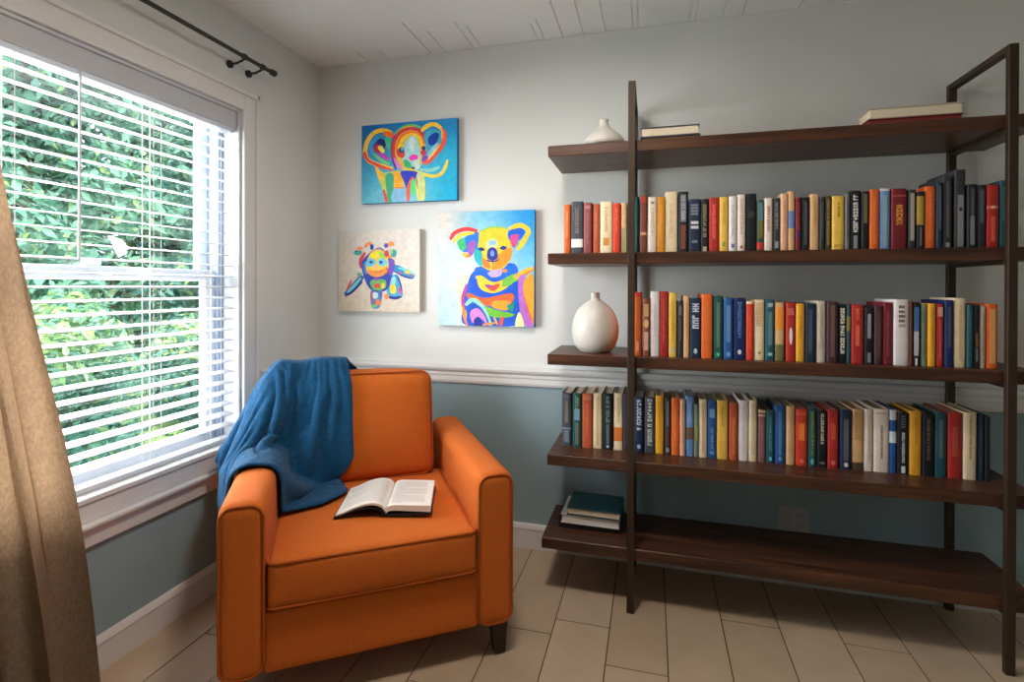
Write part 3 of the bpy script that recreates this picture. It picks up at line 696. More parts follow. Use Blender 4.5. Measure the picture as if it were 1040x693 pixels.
# ------------------------------------------------------------------ paintings
def painting(label, x0, x1, z0, z1, crop, bg, shapes, name='canvas_painting'):
    """crop = (px, py, scale) of the measured drawing; bg = 3x3 colours; shapes in drawing order"""
    th = .03
    e = thing(name, label, 'painting', ((x0 + x1) / 2, 0, (z0 + z1) / 2))
    cx, cz = (x0 + x1) / 2, (z0 + z1) / 2
    obj('canvas', bbox(x0 - cx, x1 - cx, -th, -.0005, z0 - cz, z1 - cz, .003), M_canvas if bg[0][0][0] > 190 and bg[1][2][0] > 190 else mat('blue_canvas_edge', (40, 120, 170), .7), e)
    bm = bmesh.new(); cl = bm.loops.layers.float_color.new('Col')
    N = 24; G = [[bm.verts.new((x0 - cx + .001 + (x1 - x0 - .002) * i / N, -th - .0003, z1 - cz - .001 - (z1 - z0 - .002) * j / N)) for i in range(N + 1)] for j in range(N + 1)]
    R = random.Random(5)
    def bgc(u, v):
        u *= 2; v *= 2; i, j = min(1, int(u)), min(1, int(v)); u -= i; v -= j
        u, v = u * u * (3 - 2 * u), v * v * (3 - 2 * v)
        return tuple(lin(tuple((bg[j][i][k] * (1 - u) + bg[j][i + 1][k] * u) * (1 - v) + (bg[j + 1][i][k] * (1 - u) + bg[j + 1][i + 1][k] * u) * v for k in range(3))))
    for j in range(N):
        for i in range(N):
            f = bm.faces.new((G[j][i], G[j + 1][i], G[j + 1][i + 1], G[j][i + 1]))
            for lp, (a, b) in zip(f.loops, ((i, j), (i, j + 1), (i + 1, j + 1), (i + 1, j))):
                lp[cl] = (*bgc(a / N, b / N), 1)
    k = 0
    def W(p):
        q = at(crop[0] + p[0] / crop[2], crop[1] + p[1] / crop[2], 1, -th)
        return Vector((min(x1 - .002, max(x0 + .002, q.x)) - cx, 0, min(z1 - .002, max(z0 + .002, q.z)) - cz))
    def put(poly, col):
        nonlocal k; k += 1
        y = -th - .0003 - .00004 * k
        vs = []
        for p in poly:
            q = W(p)
            if not vs or (vs[-1].co - Vector((q.x, y, q.z))).length > 1e-4: vs.append(bm.verts.new((q.x, y, q.z)))
        if len(vs) > 2 and (vs[0].co - vs[-1].co).length < 1e-4: bm.verts.remove(vs.pop())
        if len(vs) < 3: return
        f = bm.faces.new(vs); c = lin(col)
        for lp in f.loops: lp[cl] = (*c, 1)
        r = bmesh.ops.triangulate(bm, faces=[f])
        for t in r['faces']:
            for lp in t.loops:
                s = R.uniform(.93, 1.07); lp[cl] = (*[min(1, x * s) for x in c], 1)
    for s in shapes:
        kind, col, pts = s[0], s[1], s[2]
        if kind == 'p': put([(q.x, q.y) for q in spline(pts, True, 5)], col)
        elif kind == 'e':
            (ex, ey), rx, ry = pts; put([(ex + rx * math.cos(2 * PI * a / 18), ey + ry * math.sin(2 * PI * a / 18)) for a in range(18)], col)
        else:
            w = s[3] / 2; P = spline(pts, False, 6); L, Rr = [], []
            n = len(P)
            for i, q in enumerate(P):
                t = (P[min(n - 1, i + 1)] - P[max(0, i - 1)]).normalized(); ww = w * (.55 + .45 * min(1, min(i, n - 1 - i) / 4))
                L.append((q.x - t.y * ww, q.y + t.x * ww)); Rr.append((q.x + t.y * ww, q.y - t.x * ww))
            k += 1
            for i in range(n - 1):
                k -= .985
                put([L[i], L[i + 1], Rr[i + 1], Rr[i]], col)
    me = bpy.data.meshes.new('painted_picture')
    bmesh.ops.recalc_face_normals(bm, faces=bm.faces[:])
    for f in bm.faces:
        if f.normal.y > 0: f.normal_flip()
    bm.to_mesh(me); bm.free(); me.materials.append(M_paint)
    o = bpy.data.objects.new('painted_picture', me); COL.objects.link(o); o.parent = e
    return e

painting('canvas painting of a rainbow coloured elephant on a turquoise ground', .278, .805, 1.674, 2.078, (362, 112, 6.934),
 [[(20, 110, 180), (24, 130, 195), (30, 140, 200)], [(50, 150, 190), (70, 180, 210), (40, 180, 220)], [(90, 180, 200), (140, 200, 220), (0, 170, 215)]], [
 ('p', (196, 206, 84), [(140, 400), (200, 440), (310, 430), (330, 540), (262, 545), (250, 655), (205, 658), (185, 560), (150, 470)]),
 ('p', (245, 175, 40), [(255, 450), (305, 430), (335, 530), (300, 548), (262, 545)]),
 ('p', (250, 190, 60), [(130, 400), (150, 400), (190, 470), (180, 490), (150, 460)]),
 ('p', (60, 168, 130), [(205, 460), (258, 450), (262, 540), (255, 655), (222, 655), (212, 560)]),
 ('s', (226, 78, 70), [(190, 560), (205, 610), (212, 655)], 22), ('p', (135, 190, 222), [(264, 555), (350, 552), (355, 645), (255, 650)]),
 ('s', (240, 130, 40), [(262, 546), (340, 546)], 12),
 ('p', (44, 152, 190), [(100, 230), (140, 180), (200, 165), (250, 200), (250, 390), (180, 360), (110, 310)]),
 ('s', (250, 200, 50), [(255, 160), (190, 142), (125, 160), (78, 220), (62, 290), (78, 345), (130, 378), (190, 396), (255, 412)], 30),
 ('s', (228, 68, 52), [(58, 290), (80, 350), (160, 392), (258, 424)], 20), ('s', (226, 80, 60), [(50, 300), (66, 340)], 26),
 ('s', (242, 106, 30), [(190, 160), (235, 172), (268, 190)], 38), ('s', (70, 150, 230), [(110, 300), (100, 250), (140, 190)], 22),
 ('p', (30, 38, 120), [(118, 260), (165, 200), (208, 225), (195, 275), (150, 298)]),
 ('p', (170, 40, 72), [(118, 270), (150, 236), (190, 280), (150, 306)]), ('p', (240, 222, 92), [(150, 262), (178, 250), (200, 290), (180, 300)]),
 ('p', (190, 70, 192), [(150, 312), (200, 308), (240, 352), (205, 348)]), ('p', (64, 190, 140), [(200, 200), (242, 205), (252, 290), (220, 270)]),
 ('p', (120, 210, 120), [(110, 300), (160, 330), (240, 380), (180, 370)]),
 ('p', (238, 190, 60), [(262, 280), (290, 160), (380, 112), (470, 160), (495, 250), (470, 360), (420, 430), (340, 430), (285, 380)]),
 ('s', (92, 40, 150), [(268, 180), (250, 270), (262, 360), (280, 420)], 18), ('s', (130, 205, 92), [(270, 165), (330, 118), (400, 105), (470, 132)], 14),
 ('s', (218, 60, 72), [(290, 380), (262, 310), (268, 220), (310, 155), (385, 130), (455, 155), (492, 240)], 24),
 ('s', (246, 120, 40), [(290, 320), (286, 250), (320, 180), (390, 155), (450, 180), (480, 240)], 18),
 ('s', (252, 206, 50), [(305, 320), (304, 250), (335, 195), (390, 172), (440, 190), (468, 250)], 22),
 ('p', (160, 214, 216), [(350, 220), (385, 182), (420, 192), (442, 260), (450, 330), (420, 400), (350, 392), (318, 330), (328, 262)]),
 ('p', (206, 228, 226), [(372, 210), (400, 190), (415, 230), (400, 290), (375, 270)]),
 ('p', (220, 130, 202), [(264, 335), (282, 345), (320, 400), (345, 432), (300, 410), (272, 375)]),
 ('s', (206, 206, 72), [(322, 408), (370, 432), (440, 428)], 20), ('p', (58, 182, 122), [(335, 350), (372, 362), (390, 405), (345, 402)]),
 ('p', (236, 60, 172), [(368, 335), (398, 312), (430, 318), (432, 345), (388, 356)]),
 ('p', (216, 70, 60), [(284, 290), (308, 268), (342, 296), (332, 336), (296, 328)]), ('e', (40, 78, 130), ((318, 282), 20, 20)), ('e', (150, 210, 220), ((322, 276), 7, 7)),
 ('p', (206, 60, 84), [(452, 290), (486, 280), (492, 310), (464, 318)]), ('e', (46, 70, 130), ((474, 268), 15, 16)),
 ('p', (130, 80, 192), [(468, 320), (512, 328), (502, 372), (464, 364)]), ('e', (20, 92, 112), ((404, 407), 18, 9)), ('p', (200, 226, 210), [(400, 360), (440, 350), (450, 400), (420, 420)]),
 ('p', (62, 170, 202), [(480, 170), (545, 132), (590, 160), (590, 225), (540, 280), (505, 330), (488, 250)]),
 ('p', (22, 60, 162), [(508, 195), (555, 158), (584, 175), (560, 236), (515, 246)]), ('p', (140, 200, 230), [(505, 300), (560, 235), (575, 240), (520, 330)]),
 ('s', (252, 206, 60), [(458, 150), (500, 112), (552, 100), (604, 130)], 30), ('s', (236, 92, 70), [(598, 126), (622, 180), (606, 245), (560, 305), (520, 352), (476, 378)], 32),
 ('s', (250, 210, 70), [(590, 240), (548, 296), (505, 348)], 14), ('s', (250, 180, 60), [(575, 110), (604, 150), (604, 200)], 12),
 ('s', (140, 212, 212), [(448, 418), (520, 424), (590, 400)], 26), ('s', (246, 216, 72), [(430, 436), (490, 456), (560, 464), (612, 432), (645, 350)], 24),
 ('p', (40, 58, 190), [(315, 432), (440, 440), (392, 500), (362, 565), (345, 520)]), ('s', (240, 98, 60), [(400, 470), (368, 550), (366, 645)], 26),
 ('p', (92, 222, 130), [(386, 502), (416, 488), (422, 560), (402, 605), (384, 565)]), ('p', (204, 222, 150), [(426, 452), (478, 452), (482, 632), (430, 638)]),
 ('s', (232, 84, 80), [(424, 470), (432, 550)], 10), ('s', (246, 204, 60), [(442, 540), (448, 632)], 14), ('s', (240, 210, 100), [(472, 470), (478, 620)], 10),])

painting('tall canvas painting of a rainbow coloured koala on a pale blue ground', .709, 1.196, 1.055, 1.613, (440, 208, 5.333),
 [[(226, 216, 204), (120, 196, 230), (30, 150, 225)], [(204, 220, 234), (216, 224, 230), (116, 200, 240)], [(190, 222, 228), (214, 224, 226), (120, 190, 225)]], [
 ('p', (232, 232, 200), [(120, 420), (210, 370), (180, 460), (170, 560), (190, 655), (150, 640), (140, 520)]),
 ('p', (30, 92, 214), [(215, 365), (300, 340), (440, 320), (465, 420), (465, 500), (445, 655), (180, 655), (160, 560), (180, 450)]),
 ('s', (192, 70, 150), [(182, 430), (160, 510), (170, 590)], 18), ('s', (250, 140, 60), [(160, 550), (172, 610), (186, 656)], 16), ('s', (246, 200, 70), [(176, 570), (186, 640)], 8),
 ('p', (30, 110, 226), [(225, 350), (260, 335), (400, 330), (450, 330), (440, 400), (240, 400)]),
 ('p', (248, 204, 50), [(242, 150), (300, 125), (395, 125), (418, 200), (425, 275), (385, 340), (325, 358), (265, 335), (228, 270), (236, 200)]),
 ('p', (250, 150, 40), [(365, 260), (425, 235), (418, 295), (370, 342), (318, 354), (328, 312)]), ('p', (40, 182, 190), [(222, 225), (255, 240), (268, 290), (262, 335), (226, 300)]),
 ('p', (240, 130, 50), [(265, 290), (300, 310), (310, 345), (275, 335)]), ('p', (232, 228, 150), [(286, 205), (318, 184), (348, 198), (348, 232), (292, 238)]), ('p', (150, 200, 220), [(300, 200), (335, 190), (340, 215), (300, 222)]),
 ('s', (150, 200, 82), [(250, 145), (320, 122), (402, 130)], 10), ('s', (226, 150, 50), [(410, 150), (424, 230)], 8),
 ('p', (38, 58, 152), [(296, 246), (320, 230), (344, 244), (350, 286), (325, 302), (294, 290)]), ('e', (112, 150, 224), ((320, 264), 11, 17)),
 ('p', (36, 62, 130), [(242, 240), (262, 230), (280, 244), (260, 252)]), ('p', (36, 62, 130), [(360, 236), (380, 222), (400, 234), (380, 246)]),
 ('s', (40, 60, 130), [(290, 298), (306, 306), (322, 306), (340, 306), (358, 294)], 8), ('s', (40, 60, 130), [(322, 300), (322, 322)], 6),
 ('p', (30, 122, 226), [(150, 200), (200, 160), (245, 150), (238, 230), (205, 250), (160, 255)]),
 ('s', (228, 60, 60), [(92, 190), (118, 152), (178, 132), (240, 142)], 22), ('s', (250, 216, 52), [(106, 206), (150, 166), (222, 152)], 20),
 ('p', (60, 192, 122), [(130, 200), (166, 180), (178, 235), (150, 248), (138, 230)]), ('p', (162, 92, 192), [(186, 215), (228, 195), (222, 255), (196, 280)]),
 ('s', (250, 150, 50), [(162, 262), (180, 276), (200, 278)], 20), ('e', (246, 190, 60), ((170, 268), 12, 12)),
 ('p', (22, 100, 222), [(406, 150), (450, 122), (495, 140), (480, 180), (440, 200), (412, 190)]), ('p', (216, 80, 150), [(418, 172), (462, 162), (456, 205), (434, 234)]),
 ('s', (252, 204, 52), [(410, 132), (470, 112), (516, 140), (500, 182), (482, 212), (452, 246)], 26), ('s', (150, 210, 120), [(475, 190), (450, 240)], 10),
 ('p', (192, 172, 222), [(296, 368), (345, 350), (374, 356), (362, 388), (318, 394)]), ('e', (240, 140, 60), ((388, 358), 14, 10)), ('s', (30, 100, 226), [(215, 380), (270, 375), (320, 400), (390, 385)], 12),
 ('p', (248, 206, 52), [(230, 395), (262, 385), (325, 420), (400, 402), (410, 440), (335, 478), (262, 460)]),
 ('p', (120, 192, 72), [(385, 402), (450, 372), (480, 385), (430, 430), (376, 446)]), ('s', (250, 180, 60), [(440, 396), (500, 364), (548, 344)], 32), ('s', (238, 120, 50), [(470, 390), (545, 352)], 10),
 ('p', (226, 78, 70), [(280, 432), (318, 436), (362, 430), (332, 468), (298, 456)]), ('e', (150, 80, 170), ((300, 440), 18, 8)), ('s', (30, 80, 200), [(430, 430), (490, 402), (545, 390)], 12),
 ('s', (26, 86, 216), [(228, 400), (240, 460), (300, 492), (385, 488), (440, 450)], 26),
 ('p', (242, 106, 50), [(188, 478), (280, 505), (420, 480), (434, 520), (370, 548), (280, 545), (196, 512)]), ('p', (250, 164, 52), [(330, 522), (420, 525), (400, 572), (322, 556)]),
 ('p', (112, 192, 60), [(262, 545), (350, 572), (440, 592), (400, 612), (310, 604)]), ('p', (30, 150, 130), [(400, 550), (440, 530), (430, 580)]),
 ('s', (150, 222, 200), [(175, 545), (215, 516), (262, 548), (294, 610), (312, 655)], 24), ('p', (26, 86, 206), [(185, 580), (225, 540), (270, 570), (300, 655), (195, 655)]),
 ('p', (218, 140, 212), [(200, 585), (238, 560), (276, 596), (292, 645), (250, 612), (216, 642)]), ('p', (40, 50, 152), [(222, 622), (250, 608), (268, 655), (228, 656)]),
 ('s', (236, 90, 70), [(376, 605), (366, 656)], 24), ('s', (250, 150, 60), [(268, 650), (340, 640)], 14), ('s', (250, 180, 70), [(330, 610), (350, 650)], 12),
 ('p', (186, 110, 202), [(462, 400), (500, 395), (495, 520), (545, 650), (490, 650), (468, 560)]), ('p', (250, 166, 52), [(495, 405), (545, 392), (545, 640), (510, 560), (490, 480)]), ('s', (240, 100, 80), [(495, 500), (520, 590), (545, 640)], 8),
 ('p', (242, 232, 170), [(444, 656), (466, 580), (492, 656)])])

painting('small canvas painting of a rainbow coloured sea turtle on a beige ground', .143, .607, 1.117, 1.537, (338, 228, 7.372),
 [[(206, 200, 190), (222, 214, 204), (224, 218, 208)], [(208, 198, 182), (226, 216, 202), (228, 220, 208)], [(204, 190, 166), (222, 206, 184), (222, 212, 198)]], [
 ('s', (40, 92, 172), [(225, 385), (165, 460), (92, 528)], 50), ('s', (122, 202, 212), [(212, 400), (150, 470), (110, 510)], 24), ('s', (226, 80, 70), [(140, 420), (105, 490)], 20),
 ('s', (20, 40, 132), [(222, 430), (140, 510), (90, 536)], 16), ('e', (110, 180, 120), ((200, 375), 20, 16)), ('e', (150, 110, 190), ((190, 400), 10, 10)),
 ('s', (40, 142, 192), [(440, 310), (520, 350), (612, 392)], 54), ('s', (112, 216, 226), [(490, 326), (560, 345), (612, 378)], 20), ('p', (242, 204, 62), [(535, 358), (556, 342), (584, 358), (560, 372)]),
 ('e', (226, 80, 60), ((582, 382), 10, 8)), ('s', (26, 52, 142), [(450, 345), (530, 388), (600, 408)], 12), ('e', (200, 90, 150), ((505, 365), 12, 8)),
 ('p', (62, 172, 212), [(425, 400), (480, 375), (510, 440), (522, 540), (440, 552), (405, 510)]), ('p', (252, 216, 42), [(430, 460), (462, 440), (474, 510), (435, 515)]), ('p', (160, 220, 220), [(430, 410), (465, 395), (470, 440), (432, 450)]),
 ('s', (20, 50, 130), [(478, 380), (505, 440), (518, 500)], 12), ('s', (226, 60, 142), [(495, 470), (512, 524)], 22), ('s', (26, 46, 132), [(415, 545), (470, 552), (515, 540)], 22), ('e', (242, 140, 60), ((404, 540), 18, 20)),
 ('s', (206, 62, 72), [(245, 210), (212, 265), (214, 330)], 28), ('p', (40, 62, 172), [(216, 300), (248, 240), (330, 182), (420, 225), (455, 300), (440, 400), (405, 490), (330, 502), (275, 478), (236, 400)]),
 ('p', (110, 80, 190), [(425, 270), (462, 270), (458, 350), (425, 380)]), ('p', (60, 130, 210), [(228, 300), (252, 280), (262, 360), (240, 370)]),
 ('p', (244, 206, 72), [(248, 300), (286, 212), (340, 188), (394, 215), (420, 290), (400, 360), (330, 392), (264, 366)]), ('p', (252, 228, 34), [(290, 225), (330, 200), (356, 225), (330, 250), (296, 248)]), ('p', (160, 210, 80), [(345, 205), (385, 215), (395, 255), (360, 248)]),
 ('p', (112, 202, 226), [(246, 290), (280, 252), (325, 275), (310, 310), (266, 316)]), ('p', (112, 202, 226), [(335, 280), (366, 252), (412, 280), (395, 310), (350, 308)]),
 ('e', (24, 70, 140), ((288, 283), 13, 12)), ('e', (24, 70, 140), ((362, 283), 13, 12)), ('p', (246, 152, 62), [(258, 340), (330, 348), (408, 325), (385, 378), (330, 394), (280, 380)]),
 ('p', (240, 190, 130), [(300, 315), (320, 300), (342, 318), (320, 336)]), ('s', (226, 90, 70), [(290, 350), (330, 358), (385, 345)], 6), ('s', (232, 90, 60), [(400, 320), (412, 350), (390, 372)], 12),
 ('p', (112, 182, 92), [(285, 425), (335, 410), (395, 420), (395, 480), (340, 502), (285, 480)]), ('e', (226, 70, 60), ((332, 460), 24, 18)), ('e', (160, 80, 190), ((325, 412), 14, 12)), ('e', (232, 210, 70), ((378, 460), 14, 22)), ('s', (30, 60, 150), [(270, 430), (300, 490), (350, 500), (395, 480)], 10),
 ('p', (72, 132, 192), [(284, 498), (330, 506), (372, 496), (356, 612), (320, 632), (290, 612)]), ('e', (196, 226, 232), ((320, 532), 22, 26)), ('e', (242, 130, 62), ((340, 585), 20, 24)), ('s', (228, 62, 72), [(290, 500), (300, 590)], 14), ('e', (110, 190, 110), ((312, 612), 22, 13)), ('e', (130, 70, 170), ((358, 520), 8, 16)),
 ('s', (50, 152, 142), [(162, 205), (188, 216), (218, 205)], 34), ('e', (240, 150, 90), ((206, 180), 22, 13)), ('e', (80, 60, 140), ((180, 200), 8, 8)), ('s', (240, 130, 70), [(243, 172), (265, 145), (292, 150)], 24), ('e', (28, 50, 142), ((294, 170), 14, 22)),
 ('e', (80, 70, 190), ((400, 158), 16, 18)), ('e', (244, 150, 72), ((436, 146), 24, 18)), ('e', (40, 162, 152), ((456, 216), 24, 30)), ('e', (150, 206, 130), ((440, 205), 12, 16)), ('e', (206, 60, 70), ((405, 220), 18, 26)), ('e', (244, 140, 70), ((428, 244), 16, 12)),
 ('s', (110, 60, 150), [(330, 178), (360, 178), (385, 195)], 8)])

# ------------------------------------------------------------------ armchair (local axes: x along the front, y to the back)
CX, CY, CR = .916, -.976, math.radians(34.5)
HW, DP, AW = .445, .82, .127
ch = thing('armchair', 'burnt orange upholstered armchair with track arms standing in the corner by the window', 'armchair', (CX, CY, 0), CR)
def arm(s):
    x0, x1 = (HW - AW, HW) if s > 0 else (-HW, -HW + AW)
    def df(q, u, v, w):
        if w > 0: q.z += .008 * (1 - u * u) * w
        q.x += .004 * (1 - v * v) * (1 - w * w) * (1 if u > 0 else -1)
        return q
    a = obj('arm', rbox(x0, x1, 0, DP, .112, .618, .028, 16, df), M_orange, ch, smooth=True)
    for yy, nm in ((.004, 'piping'), (DP - .004, 'piping')):
        bm = bmesh.new()
        tube(bm, [(x, yy, z) for x, z in rrect(x0 + .006, x1 - .006, .120, .617, .038)], .0042, 8, closed=True)
        obj(nm, bm, M_piping, a, smooth=True)
arm(1); arm(-1)
XI = HW - AW
obj('front_rail', rbox(-XI - .006, XI + .006, .012, .10, .114, .295, .012, 10), M_orange, ch, smooth=True)
obj('seat_deck', rbox(-XI - .004, XI + .004, .09, DP - .02, .14, .30, .012, 8), M_orange, ch, smooth=True)
def backdf(q, u, v, w):
    q.y += .10 * (q.z + .36) * .5
    return q
obj('back_frame', rbox(-XI + .03, XI - .05, .665, DP - .03, .14, .83, .03, 12, backdf), M_orange, ch, smooth=True)
def seatdf(q, u, v, w):
    if w > 0: q.z += .020 * (1 - u * u) * (1 - v * v)
    if v < 0: q.y -= .010 * (1 - u * u) * (1 - w * w)
    return q
seat = obj('seat_cushion', rbox(-XI + .003, XI - .003, -.006, .62, .305, .447, .022, 18, seatdf), M_orange, ch, smooth=True)
for zz in (.441, .311):
    bm = bmesh.new(); tube(bm, [(x, y, zz) for x, y in rrect(-XI + .0045, XI - .0045, -.005, .615, .024)], .0042, 8, closed=True)
    obj('piping', bm, M_piping, seat, smooth=True)
def cushdf(q, u, v, w):
    if v < 0: q.y -= .030 * (1 - u * u) * (1 - w * w)
    if w > 0: q.z += .014 * (1 - u * u) * w
    q.y += .16 * (q.z + .21)
    return q
bc = obj('back_cushion', rbox(-.303, .276, .535, .69, .452, .870, .040, 18, cushdf), M_orange, ch, smooth=True)
bm = bmesh.new()
tube(bm, [(x, .549 + .16 * (z - .452), z) for x, z in rrect(-.300, .273, .456, .879, .045)], .004, 8, closed=True)
obj('piping', bm, M_piping, bc, smooth=True)
for sx in (-1, 1):
    for y in (.04, DP - .06):
        bm = bmesh.new(); x = sx * (HW - .045)
        lo, hi = .019, .028
        A = [bm.verts.new((x + a * lo + sx * .004, y + b * lo, 0)) for a, b in ((-1, -1), (1, -1), (1, 1), (-1, 1))]
        B = [bm.verts.new((x + a * hi, y + b * hi, .1125)) for a, b in ((-1, -1), (1, -1), (1, 1), (-1, 1))]
        for k in range(4): bm.faces.new((A[k], A[(k + 1) % 4], B[(k + 1) % 4], B[k]))
        bm.faces.new(A[::-1]); bm.faces.new(B)
        bmesh.ops.bevel(bm, geom=bm.edges[:], offset=.003, segments=2, affect='EDGES')
        obj('leg', bm, M_leg, ch)

